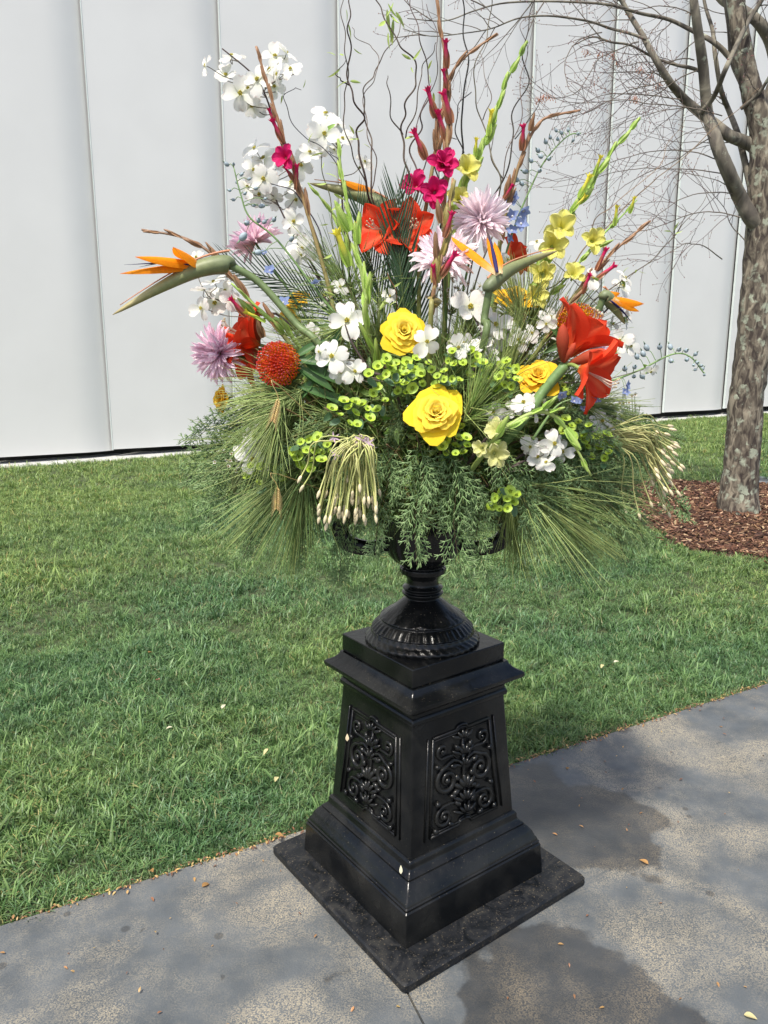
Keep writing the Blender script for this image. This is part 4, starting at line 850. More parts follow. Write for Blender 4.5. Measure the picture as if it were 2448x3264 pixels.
gladiolus('yellow green gladiolus slanting to the upper right with lemon flowers', [(1080, 760), (1150, 620), (1210, 500), (1270, 410), (1320, 330), (1383, 256)], Y0-.04, Y0-.0, 'g', (.26, .40, .07), .58, 12, 44,
          [(1262, 405, 44, .4, 1, 'gy'), (1290, 360, 36, .3, 1, 'gy'), (1250, 440, 36, .7, .8, 'gy')], [(1213, 488, 60, (-.1, -1, .2)), (1195, 530, 56, (0, -.9, .1)), (1172, 592, 50, (-.2, -1, -.1)), (1282, 517, 46, (.1, -1, .2)), (1240, 590, 44, (0, -.9, .5)), (1160, 640, 46, (.3, -.8, .2))], 'y')
gladiolus('slender yellow budded gladiolus low on the right slope', [(1130, 720), (1225, 600), (1290, 520), (1340, 470), (1376, 432)], Y0-.02, Y0-.0, 'g', (.22, .36, .07), .7, 6, 26,
          [(1330, 468, 36, 0, 1, 'gy'), (1365, 445, 30, .2, 1, 'gy'), (1310, 525, 34, .9, .4, 'g')], [], 'y', (.0045, .0014))
gladiolus('green budded gladiolus standing left of the red trumpets', [(800, 740), (790, 640), (775, 560), (757, 470), (740, 390), (729, 300)], Y0-.26, Y0-.2, 'g', (.26, .36, .08), .50, 11, 52,
          [(742, 540, 70, -.35, 1, 'gy'), (775, 490, 66, .05, 1, 'g'), (738, 465, 70, -.5, 1, 'g'), (797, 620, 70, .1, 1, 'g')], [], 'y')
gladiolus('short yellow budded gladiolus under the left bird of paradise bract', [(640, 740), (585, 690), (540, 650), (500, 612)], Y0-.16, Y0-.16, 'g', (.28, .42, .09), .60, 5, 40, [(553, 685, 44, -.8, .4, 'gy'), (530, 660, 50, -.6, .6, 'g'), (600, 705, 40, -.5, .7, 'g')], [], 'y')
gladiolus('cream gladiolus bending over at the lower right with two pale open flowers', [(1060, 960), (1100, 920), (1160, 890), (1205, 905), (1240, 960), (1277, 1028)], Y0-.46, Y0-.42, 'g', (.34, .42, .12), .58, 7, 44,
          [(1190, 868, 44, .7, .7, 'g'), (1205, 885, 36, .8, .3, 'g'), (1240, 950, 60, .55, -.8, 'g')], [(1070, 982, 52, (.05, -1, -.1)), (1070, 925, 44, (-.5, -.6, .4)), (1038, 968, 36, (-.6, -.7, 0))], 'c')
gladiolus('greenish gladiolus spike behind the tall dogwood at the left', [(760, 560), (700, 440), (665, 395)], Y0+.05, Y0+.05, 'g', (.20, .30, .07), .8, 4, 34, [], [], 'y', (.004, .002))

# --- delphiniums
DBL = (.22, .30, .52)
DBUD = one(lambda mb: (ball(mb, (0, 0, .4), .36, (.36, .44, .48), 7, 5, 1.35), tube(mb, [(0, 0, .9), (.1, 0, 1.3)], (.12, .03), (.2, .3, .2), 5)), 'bud', LEAF)
DP = one(lambda mb: petal(mb, 1, .8, lambda u, v: mixc((.34, .40, .66), DBL, u), b0=.5, curl=-.3, cup=.3, ruf=.05, nu=5, nv=4), 'delphinium_petal', PETAL)
def delph(label, pts, Y, buds, opens, col=(.16, .26, .09), r=(.004, .0014), root=True):
    q = [P(x, y, Y) for x, y in pts]; c = cat(([ROOT] if root else [])+q, 6); t = thing('delphinium', label, 'delphinium', q[0], 'delphinium spikes')
    mb = MB(); tube(mb, c, r, col, 6)
    for (x, y, s_) in buds:
        p = P(x, y, Y+random.uniform(-.03, .02)); s0 = min(c, key=lambda z: (z-p).length+abs(z.z-p.z)*.3); out = (p-s0)
        tube(mb, cat([s0, s0.lerp(p, .6)+Vector((0, 0, .006)), p], 3), .0009, col, 4)
        put('bud', DBUD, t, frame(p, out+Vector((0, -.01, .004)), 0) @ Matrix.Scale(S(s_, Y), 4))
    for (x, y, s_) in opens:
        p = P(x, y, Y-.02); n = rdir(0, -.8, .2, .35); F = frame(p, n, random.uniform(0, 6)); s0 = min(c, key=lambda z: (z-p).length)
        tube(mb, cat([s0, s0.lerp(p, .6)+Vector((0, 0, .006)), p], 3), .0009, col, 4)
        fo = put('floret', one(lambda m2: ball(m2, (0, 0, .1), .2, (.8, .8, .75), 6, 4), 'floret', PETAL), t, F @ Matrix.Scale(S(s_*.5, Y), 4))
        for k in range(5): put('petal', DP, fo, F @ rz(k*1.257) @ Matrix.Rotation(random.gauss(.1, .2), 4, 'X') @ Matrix.Scale(S(s_*.6, Y), 4))
    put('stem', mb.mesh('stem', STEM), t)
delph('blue green budded delphinium arching up beside the left dogwood', [(800, 780), (700, 650), (600, 520), (540, 470), (520, 420), (505, 362)], Y0-.14,
      [(494, 358, 12), (505, 357, 9), (519, 380, 10), (512, 395, 9), (535, 388, 9), (499, 412, 9), (527, 420, 10), (508, 432, 9), (549, 408, 11), (560, 446, 14), (536, 482, 16), (531, 504, 22), (558, 480, 14), (567, 482, 13), (590, 478, 13), (565, 545, 18), (627, 521, 14), (545, 445, 10), (570, 430, 9)],
      [(583, 586, 26), (613, 655, 30), (683, 614, 24), (571, 547, 16)])
delph('delphinium with small blue flowers right of the spider chrysanthemum', [(1060, 700), (1090, 560), (1115, 480), (1140, 420), (1175, 350), (1225, 295), (1255, 288)], Y0+.05,
      [(1180, 310, 12), (1165, 328, 13), (1172, 340, 13), (1150, 350, 13), (1165, 370, 13), (1184, 345, 12), (1140, 372, 14), (1190, 300, 10), (1205, 303, 10), (1215, 290, 10), (1228, 285, 10), (1248, 290, 10), (1240, 300, 9), (1120, 390, 14), (1130, 400, 13), (1203, 285, 9)],
      [(1110, 432, 30), (1130, 455, 28), (1108, 468, 30), (1125, 484, 30), (1105, 500, 28), (1098, 515, 22), (1093, 428, 24)])
delph('delphinium drooping out at the far right with pale blue buds', [(1200, 860), (1300, 830), (1380, 800), (1450, 766), (1490, 770), (1522, 808)], Y0-.16,
      [(1400, 757, 17), (1425, 754, 15), (1450, 755, 15), (1465, 757, 13), (1480, 759, 13), (1392, 770, 16), (1447, 778, 15), (1415, 790, 14), (1378, 775, 15), (1370, 795, 14), (1500, 768, 12), (1485, 775, 14), (1505, 783, 11), (1512, 790, 11), (1498, 788, 10), (1516, 800, 10), (1521, 810, 9), (1505, 798, 9), (1384, 810, 16), (1350, 800, 16), (1368, 812, 13)], [(1352, 832, 22), (1350, 848, 20)])
delph('low blue delphinium flowers under the golden rose at the right', [(1150, 950), (1200, 880), (1240, 860)], Y0-.36, [(1220, 860, 9)], [(1213, 852, 24), (1240, 868, 24), (1262, 886, 22), (1275, 862, 22), (1256, 868, 20), (1290, 868, 18)], root=False)

# --- palm fronds (comb of dark leaflets)
LEAFLET = [one(lambda mb, i=i: petal(mb, 1, .030, (.022, .055, .02), prof=lambda u: (1-u**3)*(.6+.4*min(1, u*5)), b0=.0, curl=(.25, -.2)[i], cup=.7, nu=6, nv=2), 'leaflet', LEAF) for i in range(2)]
def palm(label, pts, Y, Yb, ln, n, dirs, width=1.0, back=0.0):
    q = [P(x, y, Y+(Yb-Y)*i/(len(pts)-1)) for i, (x, y) in enumerate(pts)]; c = cat(q, 8); t = thing('palm_frond', label, 'palm frond', q[0], 'sago palm fronds')
    put('rib', one(lambda mb: tube(mb, c, (.0032, .001), (.05, .08, .025), 6), 'rib', LEAF), t)
    for sd, dv in enumerate(dirs):
        for i in range(n):
            u = .12+.88*(i+.5*sd)/n; p, d = along(c, min(.995, u)); dd = (Vector(dv)*(1.0)+d*(.55+.5*u)+Vector((random.gauss(0, .03), back+random.gauss(0, .05), random.gauss(0, .03)))).normalized()
            nn = Vector((0, -1, .2)); nn = (nn-dd*nn.dot(dd)).normalized(); xx = dd.cross(nn); l_ = S(ln, Y)*(.55+.45*math.sin(PI*min(1, u*.8+.2)))*random.uniform(.92, 1.05)
            put('leaflet', LEAFLET[i % 2], t, Matrix.Translation(p) @ Matrix((xx, dd, nn)).transposed().to_4x4() @ Matrix.Scale(l_, 4))
palm('dark palm frond fanning upward at the left behind the bird of paradise stem', [(860, 820), (760, 720), (680, 650), (600, 605), (520, 585), (468, 570)], Y0-.02, Y0-.1, 112, 36, [(-.25, 0, 1.0), (-.7, .1, -.35)])
palm('dark palm frond standing behind the centre in front of the red trumpets', [(880, 760), (870, 640), (862, 540), (857, 420)], Y0-.12, Y0-.06, 150, 20, [(-.55, -.05, .8), (.5, 0, .8)])
palm('second dark palm frond leaning right of the centre under the spider chrysanthemum', [(900, 780), (900, 680), (885, 560), (875, 440)], Y0-.05, Y0+.04, 140, 20, [(-.4, 0, .9), (.62, 0, .7)])
palm('dark palm frond rising left of the red trumpets', [(850, 740), (815, 620), (790, 520), (770, 440)], Y0-.02, Y0+.02, 120, 20, [(-.6, 0, .8), (.42, 0, .9)])

# --- pine sprigs
def pine(label, x, y, dx, dy, ln, n, spread, Y, col=(.11, .19, .055), dY=0.0, tw=None):
    b = P(x, y, Y); D = (P(x+dx, y+dy, Y+dY)-b).normalized(); t = thing('pine_sprig', label, 'pine sprig', b, 'long needled pine sprigs'); L_ = S(ln, Y)
    side = D.orthogonal().normalized(); sd2 = D.cross(side)
    def f(mb):
        for i in range(int(n*.72)):
            a = random.uniform(0, 6.28); e = abs(random.gauss(0, spread*1.4)); d = (D*math.cos(e)+(side*math.cos(a)+sd2*math.sin(a))*math.sin(e)).normalized()
            o_ = b+D*random.uniform(-.08, .16)*L_+side*random.gauss(0, .006); l = L_*random.uniform(.6, 1.0); gr = Vector((0, 0, -.045*l))
            m_ = o_+d*l*.55+gr*.2+Vector((random.gauss(0, .02), random.gauss(0, .02), random.gauss(0, .02)))*l; e_ = o_+d*l+gr; tube(mb, [o_, m_, e_], lambda t_: .00125*(1-.65*t_), jit(mixc(tuple(q*1.4 for q in col), (.40, .47, .16), random.random()**1.3), .2), 3, cap=False)
    mb = MB(); f(mb); put('needles', mb.mesh('needles', LEAF), t, kind='stuff')
    r0 = ROOT+Vector((0, 0, -.02)); put('twig', one(lambda mb: tube(mb, cat([r0, r0.lerp(b, .6)+Vector((0, 0, .03)), b, b+D*.16*L_], 5), (.0035, .002), (.13, .09, .04), 6), 'twig', WOOD), t)
pine('long pine needles sweeping down left of the hanging scapes', 680, 985, -170, 165, 290, 280, .26, Y0-.22)
pine('pine needles hanging straight down left of the urn', 660, 1010, -30, 220, 240, 220, .18, Y0-.24)
pine('pine needles pointing lower left beneath the protea', 640, 850, -120, 110, 200, 220, .34, Y0-.26, (.15, .22, .06))
pine('pine needles falling to the left over the white blossom', 610, 880, -60, 190, 190, 160, .3, Y0-.3, (.14, .20, .06))
pine('pine needles spread out at the left under the orange styles', 640, 830, -160, 40, 170, 160, .35, Y0-.2, (.15, .22, .07))
pine('long pine needles sweeping down at the lower right of the urn', 1120, 1050, 150, 110, 280, 320, .30, Y0-.3, (.12, .18, .05))
pine('pine needles hanging down right of the urn bowl', 1100, 1060, 20, 200, 210, 130, .2, Y0-.3, (.14, .20, .055))
pine('pine needles reaching toward the mulch at the right', 1200, 1010, 180, 130, 230, 200, .28, Y0-.2, (.13, .18, .06))
pine('pine needles fanning up beside the largest yellow rose', 1010, 900, 60, -140, 170, 190, .55, Y0-.38, (.15, .24, .06))
pine('pine needles radiating in the middle right behind the white dogwood', 1080, 850, 40, -150, 220, 140, .35, Y0-.26, (.13, .20, .06))
pine('pine needles bursting out left of centre behind the green gladiolus', 760, 640, -60, -90, 180, 220, .8, Y0-.02, (.10, .18, .06))
pine('olive pine needles across the golden rose at the upper right', 1130, 700, -40, -130, 150, 150, .5, Y0-.14, (.16, .2, .06))
pine('pine needles spreading between the palm and the upper yellow rose', 760, 700, -60, 30, 150, 200, .8, Y0-.18, (.12, .2, .06))
pine('pine needles pushing out at the far right under the scarlet trumpet', 1250, 870, 130, 40, 160, 160, .35, Y0-.18, (.11, .17, .06))
pine('pine needles in the shaded centre above the euphorbia', 960, 830, 30, -130, 150, 120, .5, Y0-.32, (.13, .2, .06))

pine('pine needles spiking up behind the left dogwood blossoms beside the protea', 690, 760, -70, -90, 150, 200, .7, Y0-.06, (.12, .2, .06))
pine('pine needles behind the upper yellow rose on its left', 820, 760, -20, -120, 170, 200, .6, Y0-.12, (.11, .19, .05))
pine('pine needles behind the dogwood group right of centre', 1010, 760, 10, -120, 150, 180, .6, Y0-.1, (.11, .19, .05))
pine('thin needles rising behind the yellow rose at the upper right', 1150, 740, 30, -130, 190, 200, .5, Y0-.02, (.15, .22, .07))
pine('needles spreading up right toward the lemon gladiolus flowers', 1180, 760, 90, -120, 190, 180, .5, Y0+.02, (.16, .22, .08))
pine('needles behind the left red trumpet flower', 640, 830, -110, -60, 160, 160, .5, Y0-.02, (.10, .17, .05))
pine('needles low in the middle left above the pale scapes', 740, 900, -60, 40, 150, 160, .8, Y0-.26, (.13, .2, .06))
pine('needles right of the largest rose near the pale gladiolus', 1040, 920, 60, -30, 160, 150, .6, Y0-.34, (.14, .22, .06))
pine('pine needles trailing at the far right over the mulch', 1290, 1020, 90, 140, 200, 240, .35, Y0-.08, (.13, .19, .06))
pine('pine needles low at the left behind the hanging sprigs', 560, 940, -110, 60, 170, 200, .5, Y0-.08, (.09, .15, .05))
# --- junipers
def jspray(seed, lanky=1.0, dens_=1.0):
    rnd = random.Random(seed); mb = MB()
    cA = (.05, .11, .03); cB = (.24, .38, .15)
    def seg(a, b, r, c): tube(mb, [a, b], (r, r*.6), c, 3, cap=False)
    ax = cat([(0, 0, 0), (.08, .02, -.25), (.02, .0, -.6), (.05, .02, -1)], 7); n_ = len(ax)
    for a, b in zip(ax, ax[1:]): seg(a, b, .006, (.12, .10, .05))
    for i in range(1, n_-1):
        for s_ in (-1, 1):
            if rnd.random() > dens_: continue
            l = .38*(1-i/n_)**.6*rnd.uniform(.6, 1.1); az = rnd.uniform(-.8, .8); d = Vector((s_*math.cos(az), math.sin(az), -.75-rnd.random()*.6)).normalized()
            p = ax[i].copy(); k = max(3, int(l/.055))
            for j in range(k):
                d = (d+Vector((rnd.gauss(0, .1), rnd.gauss(0, .1), -.10))).normalized(); q = p+d*l/k; c = mixc(cA, cB, j/k); seg(p, q, .0048, c)
                for s2 in (-1, 1):
                    lat = d.cross(Vector((0, 1, 0))).normalized()*s2; e = (d*.8+lat*.75+Vector((0, rnd.gauss(0, .35), 0))).normalized(); l2 = .10*rnd.uniform(.5, 1.2)
                    m_ = q+e*l2; seg(q, m_, .0055, mixc(c, cB, .5))
                    for s3 in (-1, 1):
                        e3 = (e*.8+d.cross(Vector((0, 1, 0))).normalized()*s3*.5+Vector((0, rnd.gauss(0, .3), 0))).normalized(); o_ = q+e*l2*.5; seg(o_, o_+e3*.042, .0048, mixc(cB, (.36, .48, .22), rnd.random()))
                p = q
            seg(p, p+d*.03, .004, (.34, .45, .18))
    return mb.mesh('foliage', LEAF)
JS = [jspray(i, 1, .72) for i in range(6)]
def juniper(label, x, y, ln, ang, Y, tilt=0.0, tint=None, wide=1.0):
    b = P(x, y, Y); t = thing('juniper_sprig', label, 'juniper', b, 'juniper sprigs'); s_ = S(ln, Y)
    M = Matrix.Translation(b) @ Matrix.Rotation(math.radians(ang), 4, 'Y') @ Matrix.Rotation(tilt, 4, 'X') @ rz(random.uniform(-.5, .5)) @ Matrix.Diagonal((s_*wide, s_*wide, s_, 1))
    put('foliage', random.choice(JS), t, M, kind='stuff')
    r0 = ROOT+Vector((0, 0, -.02)); put('twig', one(lambda mb: tube(mb, cat([r0, r0.lerp(b, .6)+Vector((0, -.02, .05)), b], 5), (.0035, .002), (.13, .09, .05), 6), 'twig', WOOD), t)
for (x, y, ln, a, Y, w_, lb) in ((835, 960, 250, 8, Y0-.36, 1.3, 'juniper sprig hanging beside the pale scapes on their right'), (900, 940, 290, 2, Y0-.38, 1.3, 'juniper sprig hanging in front of the urn bowl on its left side'),
    (960, 960, 300, -6, Y0-.38, 1.3, 'long juniper sprig hanging in front of the urn bowl on its right side'), (1000, 990, 270, -10, Y0-.36, 1.2, 'juniper sprig drooping over the right of the urn bowl, longest at the tip'),
    (600, 840, 230, 62, Y0-.1, 1.2, 'juniper sprig reaching up left under the mauve chrysanthemum'), (620, 900, 250, 55, Y0-.12, 1.3, 'feathery juniper sprig at the left edge against the wall'),
    (600, 950, 220, 45, Y0-.1, 1.3, 'juniper sprig at the left edge just above the lawn line'), (600, 960, 200, 20, Y0-.1, 1.4, 'dark juniper sprig hanging at the left over the grass'), (1060, 960, 240, -30, Y0-.36, 1.2, 'juniper sprig right of the pale cream gladiolus flower'),
    (1150, 940, 230, -22, Y0-.32, 1.3, 'juniper sprig hanging across the low white dogwood cluster'), (1220, 960, 250, -38, Y0-.24, 1.3, 'juniper sprig spreading at the right above the pine needles'), (1290, 990, 240, -30, Y0-.14, 1.3, 'juniper sprig drooping at the far right beside the scapes'),
    (1120, 1000, 200, -8, Y0-.34, 1.2, 'small juniper sprig beside the lowest euphorbia cups'), (560, 880, 240, 48, Y0-.02, 1.5, 'dark juniper sprig behind the golden rose at the far left'), (560, 930, 250, 34, Y0-.06, 1.5, 'dark juniper sprig crossing the dark recess line at the left'), (620, 1000, 240, 28, Y0-.16, 1.4, 'juniper sprig hanging among the lower left pine needles'), (1330, 960, 230, -46, Y0-.04, 1.5, 'juniper sprig under the sweeping pale stalks at the right'), (1270, 1020, 230, -24, Y0-.16, 1.4, 'juniper sprig hanging over the mulch at the right'), (1220, 1000, 240, -12, Y0-.2, 1.4, 'juniper sprig hanging behind the right pine needles'), (760, 1040, 230, 10, Y0-.12, 1.3, 'thin yellowish juniper sprig trailing left of the urn'), (700, 1060, 200, 24, Y0-.04, 1.3, 'thin juniper sprig trailing low over the lawn at the left'), (1180, 1040, 240, -20, Y0-.1, 1.3, 'juniper sprig trailing low over the lawn at the right'),
    (700, 880, 200, 40, Y0-.28, 1.2, 'juniper sprig in the shade right of the protea leaves'), (780, 900, 200, 20, Y0-.33, 1.1, 'juniper sprig behind the euphorbia left of the largest rose'), (1180, 880, 190, -60, Y0-.26, 1.2, 'juniper sprig under the scarlet trumpets'), (860, 860, 160, 10, Y0-.3, 1.1, 'juniper sprig in the shaded middle between the two front roses'), (1320, 900, 170, -70, Y0-.1, 1.2, 'juniper sprig poking out right of the lowest dogwood')):
    juniper(lb, x, y, ln, a, Y, wide=w_*.62)

# --- euphorbia
def ecup(mb):
    for k in range(2): petal(mb, .55, 1.05, lambda u, v: mixc((.44, .60, .03), (.38, .54, .11), u), prof=lambda u: math.sqrt(max(.02, 1-(u-.35)**2/.5)), b0=.05, curl=.55, cup=.25, nu=4, nv=5, M=rz(k*PI) @ Matrix.Translation((0, -.02, 0)))
    for k in range(5): ball(mb, (.12*math.cos(k*1.26), .12*math.sin(k*1.26), .08), .08, (.22, .30, .02), 5, 3)
ECUP = one(ecup, 'cup', LEAF)
ELEAF = one(lambda mb: petal(mb, 1, .62, lambda u, v: mixc((.07, .14, .06), (.10, .19, .09), abs(v)), prof=lambda u: math.sin(PI*min(1, .15+u*.8))**.6, b0=.2, curl=-.2, cup=.2, nu=5, nv=4), 'leaf', LEAF)
def euph(label, x, y, rx, ry, n, Y=None, k_=1.0):
    Y = Y or YB(x, y, k_); c = P(x, y, Y); t = thing('euphorbia', label, 'euphorbia', c, 'green euphorbia stems'); mb = MB(); hub = c+Vector((0, .06, -.05))
    tube(mb, cat([ROOT, ROOT.lerp(hub, .5)+Vector((0, 0, .03)), hub], 5), (.004, .003), (.12, .2, .08), 6)
    got = []
    for i in range(n):
        for _ in range(30):
            a = random.uniform(0, 6.28); r = math.sqrt(random.random()); px, py = x+rx*r*math.cos(a), y+ry*r*math.sin(a)
            if all(math.hypot(px-u, py-v) > 15 for u, v in got): break
        got.append((px, py)); p = P(px, py, Y+random.uniform(-.03, .03)); nn = rdir(0, -.7, .6, .25)
        tube(mb, cat([hub, hub.lerp(p, .6)+Vector((0, .01, .0)), p-nn*.004], 3), .0013, (.16, .26, .08), 4)
        put('bract_cup', ECUP, t, frame(p, nn, random.uniform(0, 6)) @ Matrix.Scale(S(random.uniform(15, 25), Y), 4))
        if i % 2 == 0: put('leaf', ELEAF, t, frame(p+Vector((random.gauss(0, .008), .012, -.012)), rdir(0, -.7, .6, .4), random.uniform(0, 6)) @ Matrix.Scale(S(24, Y), 4))
    put('stem', mb.mesh('stem', STEM), t)
euph('euphorbia with lime cups left of the largest rose', 845, 820, 52, 48, 18, k_=1.02)
euph('euphorbia with lime cups between the front yellow roses', 880, 790, 48, 26, 10, k_=1.0)
euph('euphorbia with lime cups right of centre under the dogwood group', 1070, 810, 58, 32, 18, k_=1.0)
euph('lime euphorbia cups just above the largest rose', 950, 820, 52, 22, 9, k_=1.03)
euph('lime euphorbia cups beneath the dogwood right of the upper rose', 1000, 775, 40, 20, 9)
euph('lime euphorbia cups above the pale hanging scapes', 765, 890, 50, 30, 12, k_=1.05)
euph('lime euphorbia cups at the lower left beside the small star flowers', 672, 978, 42, 40, 14, k_=1.1)
euph('euphorbia with bluish leaves directly under the largest rose', 985, 955, 32, 36, 10, k_=1.1)
euph('lowest euphorbia sprig with pale round cups above the right needles', 1088, 1080, 34, 24, 11, Y0-.4)
euph('lime euphorbia cups at the right beside the lowest dogwood blossoms', 1290, 965, 36, 34, 10, Y0-.24)
euph('lime euphorbia cups half hidden by pine needles at the lower left', 570, 1020, 44, 24, 10, Y0-.22)
euph('lime euphorbia cups low behind the bent cream gladiolus', 1240, 925, 34, 24, 8, Y0-.3)
euph('lime euphorbia cups under the thick amaryllis stem', 1200, 840, 36, 30, 7, Y0-.26)

# --- hanging scapes with bud tips
def scapes(label, x, y, tips, Y, colr=(.36, .40, .12)):
    b = P(x, y, Y); t = thing('allium_bunch', label, 'allium bunch', b, 'allium bunches')
    for (tx, ty, dY) in tips:
        o_ = b+Vector((random.gauss(0, .012), random.gauss(0, .01), random.gauss(0, .006))); e = P(tx, ty, Y+dY); m_ = o_.lerp(e, .35)+Vector(((e.x-o_.x)*.25+random.gauss(0, .008), -.03+random.gauss(0, .008), .028+random.gauss(0, .008)))
        c = jit(mixc(colr, (.50, .48, .20), random.random()), .12)
        def f(mb):
            q = cat([o_, m_, o_.lerp(e, .75)+Vector(((e.x-o_.x)*.1, 0, .012)), e], 4); tube(mb, q, (.0015, .0019), c, 5, cap=False)
            d = (q[-1]-q[-2]).normalized(); tube(mb, [e-d*.003, e+d*.002, e+d*.007, e+d*.013, e+d*.018], lambda u: .0045*math.sin(PI*(.15+.82*u)), mixc((.62, .52, .36), c, .2), 6)
        put('scape', one(f, 'scape', STEM), t)
    for i in range(9):
        p = b+Vector((random.gauss(0, .035), -.02+random.gauss(0, .01), random.gauss(0, .014))); F = frame(p, rdir(0, -.8, .3, .4)); put('star_floret', STAR, t, F @ Matrix.Scale(.016, 4))
STAR = one(lambda mb: [petal(mb, 1, .24, (.60, .44, .56), b0=.1, curl=.3, cup=.3, nu=4, nv=2, M=rz(k*1.047)) for k in range(6)], 'star_floret', PETAL)
tips = [(random.gauss(765, 40), 1120-abs(random.gauss(0, 38)), random.uniform(-.04, .04)) for _ in range(54)]+[(650, 1030, 0), (664, 1062, 0), (680, 1100, 0), (690, 1090, 0), (706, 1132, -.02), (655, 1050, .02)]
tips = [(min(812, max(690, a)) if b > 1060 else a, b, c) for a, b, c in tips]
scapes('bunch of pale stalks with bud tips hanging down left of the urn', 778, 952, tips, Y0-.42)
tips = [(random.gauss(1435, 18), random.gauss(1005, 40), random.uniform(-.05, .08)) for _ in range(46)]+[(1450, 955, 0), (1418, 932, 0), (1432, 1062, 0), (1405, 1085, 0), (1380, 1110, 0), (1350, 1100, 0)]
scapes('bunch of pale stalks with bud tips sweeping out at the far right', 1290, 945, tips, Y0-.2, (.33, .33, .13))

# --- waxflower, wheat
WX = one(lambda mb: ([petal(mb, .5, .5, (.70, .68, .62), b0=.4, curl=.4, cup=.3, nu=3, nv=3, M=rz(k*1.257) @ Matrix.Translation((0, .25, 0))) for k in range(5)], lathe(mb, [(.12, -.3), (.3, 0), (.24, .06), (.1, .0)], (.28, .20, .08), 8)), 'blossom', PETAL)
def wax(label, pts, Y):
    c = P(pts[0][0], pts[0][1], Y); t = thing('waxflower', label, 'waxflower', c, 'waxflower sprigs'); mb = MB(); hub = c+Vector((0, .03, -.09))
    tube(mb, cat([ROOT, hub], 4), .0022, (.15, .16, .07), 5)
    for (x, y) in pts:
        p = P(x, y, Y+random.uniform(-.02, .02)); n = rdir(0, -.8, .3, .4); tube(mb, cat([hub, hub.lerp(p, .7), p-n*.003], 3), .0009, (.17, .2, .08), 4); put('blossom', WX, t, frame(p, n) @ Matrix.Scale(S(8, Y), 4))
    put('stem', mb.mesh('stem', STEM), t)
cl = lambda x, y, rx, ry, n: [(random.gauss(x, rx), random.gauss(y, ry)) for _ in range(n)]
wax('tiny white waxflowers beneath the lower spider chrysanthemum', cl(985, 628, 26, 24, 30), Y0-.12)
wax('tiny white waxflowers low at the left under a dogwood blossom', cl(515, 1000, 18, 12, 20), Y0-.2)
wax('tiny white waxflowers at the right edge below the scarlet trumpet', cl(1362, 885, 12, 22, 20), Y0-.06)
def wheat(label, x, y, ln, Y, dx):
    b = P(x, y, Y); e = P(x+dx, y+ln, Y); t = thing('wheat_ear', label, 'wheat', b, 'wheat ears')
    def f(mb):
        n_ = 11; d = (e-b)
        for i in range(n_):
            for s_ in (-1, 1):
                p = b+d*(i+.5*(s_ > 0))/n_; dd = (d.normalized()*.8+Vector((s_*.5, -.2, 0))).normalized(); tube(mb, [p, p+dd*.006, p+dd*.012], lambda u: .0032*math.sin(PI*(.1+.85*u)), jit((.50, .36, .14), .2), 5)
                tube(mb, [p+dd*.01, p+dd*.026+d.normalized()*.01], .0004, (.55, .42, .2), 3)
    mb = MB(); f(mb); put('kernels', mb.mesh('kernels', LEAF), t, kind='stuff')
    put('stem', one(lambda mb: tube(mb, cat([ROOT.lerp(b, .4), b+Vector((0, .01, .03)), b, e], 4), .0012, (.40, .30, .12), 5), 'stem', STEM), t)
wheat('ripe wheat ear hanging just below the orange protea', 602, 862, 46, Y0-.36, -12); wheat('ripe wheat ear hanging among the lower left pine needles', 600, 1052, 46, Y0-.34, -2)

# --- curly willow
WLEAF = one(lambda mb: petal(mb, 1, .2, lambda u, v: mixc((.34, .46, .10), (.50, .60, .20), u), b0=.3, curl=.8, cup=.5, nu=6, nv=2), 'leaf', LEAF)
def willow(label, paths, Y, leaves=(), col=(.06, .045, .035), r=(.0034, .0013), root=True):
    t = None; mb = MB()
    for i, pl in enumerate(paths):
        q = [P(x, y, Y+.02*math.sin(k*1.9+i)) for k, (x, y) in enumerate(pl)]
        if i == 0:
            t = thing('curly_willow', label, 'willow branch', q[0], 'curly willow branches')
            if root: q = [ROOT]+q
        c = cat(q, 8); c = [p+Vector((.0035*math.sin(k*.55+i), .004*math.sin(k*.4+2*i), .0)) for k, p in enumerate(c)]
        tube(mb, c, r if i == 0 else (r[0]*.55, r[1]*.7), jit(col, .2), 6)
    put('twig', mb.mesh('twig', WOOD), t)
    for (x, y, ln, dx, dz) in leaves:
        p = P(x, y, Y-.005); d = Vector((dx, random.uniform(-.5, .3), dz)).normalized(); nn = d.orthogonal().normalized(); nn = Matrix.Rotation(random.uniform(0, 6), 3, d) @ nn; xx = d.cross(nn)
        put('leaf', WLEAF, t, Matrix.Translation(p) @ Matrix((xx, d, nn)).transposed().to_4x4() @ Matrix.Scale(S(ln, Y), 4))
willow('leftmost pair of twisting willow twigs rising out of the top of the picture', [[(840, 560), (815, 470), (790, 400), (778, 330), (770, 290), (785, 255), (765, 215), (752, 170), (756, 100), (752, 50), (757, 10), (745, -30)], [(790, 400), (765, 340), (748, 290), (742, 230), (750, 180), (748, 120), (742, 60), (738, 10), (742, -20)], [(752, 185), (735, 170), (728, 160), (745, 130)]], Y0+.0,
       [(752, 50, 32, .7, -.6), (748, 20, 26, .5, -.5), (764, 105, 26, 0, -.9), (735, 150, 34, -.1, -.9), (742, 120, 24, -.4, .7), (756, 175, 30, .9, .1), (750, 175, 28, -.9, .2), (765, 290, 30, 0, .9), (775, 300, 24, -.6, .3), (725, 120, 26, -.3, .9), (770, 285, 26, .7, -.6)])
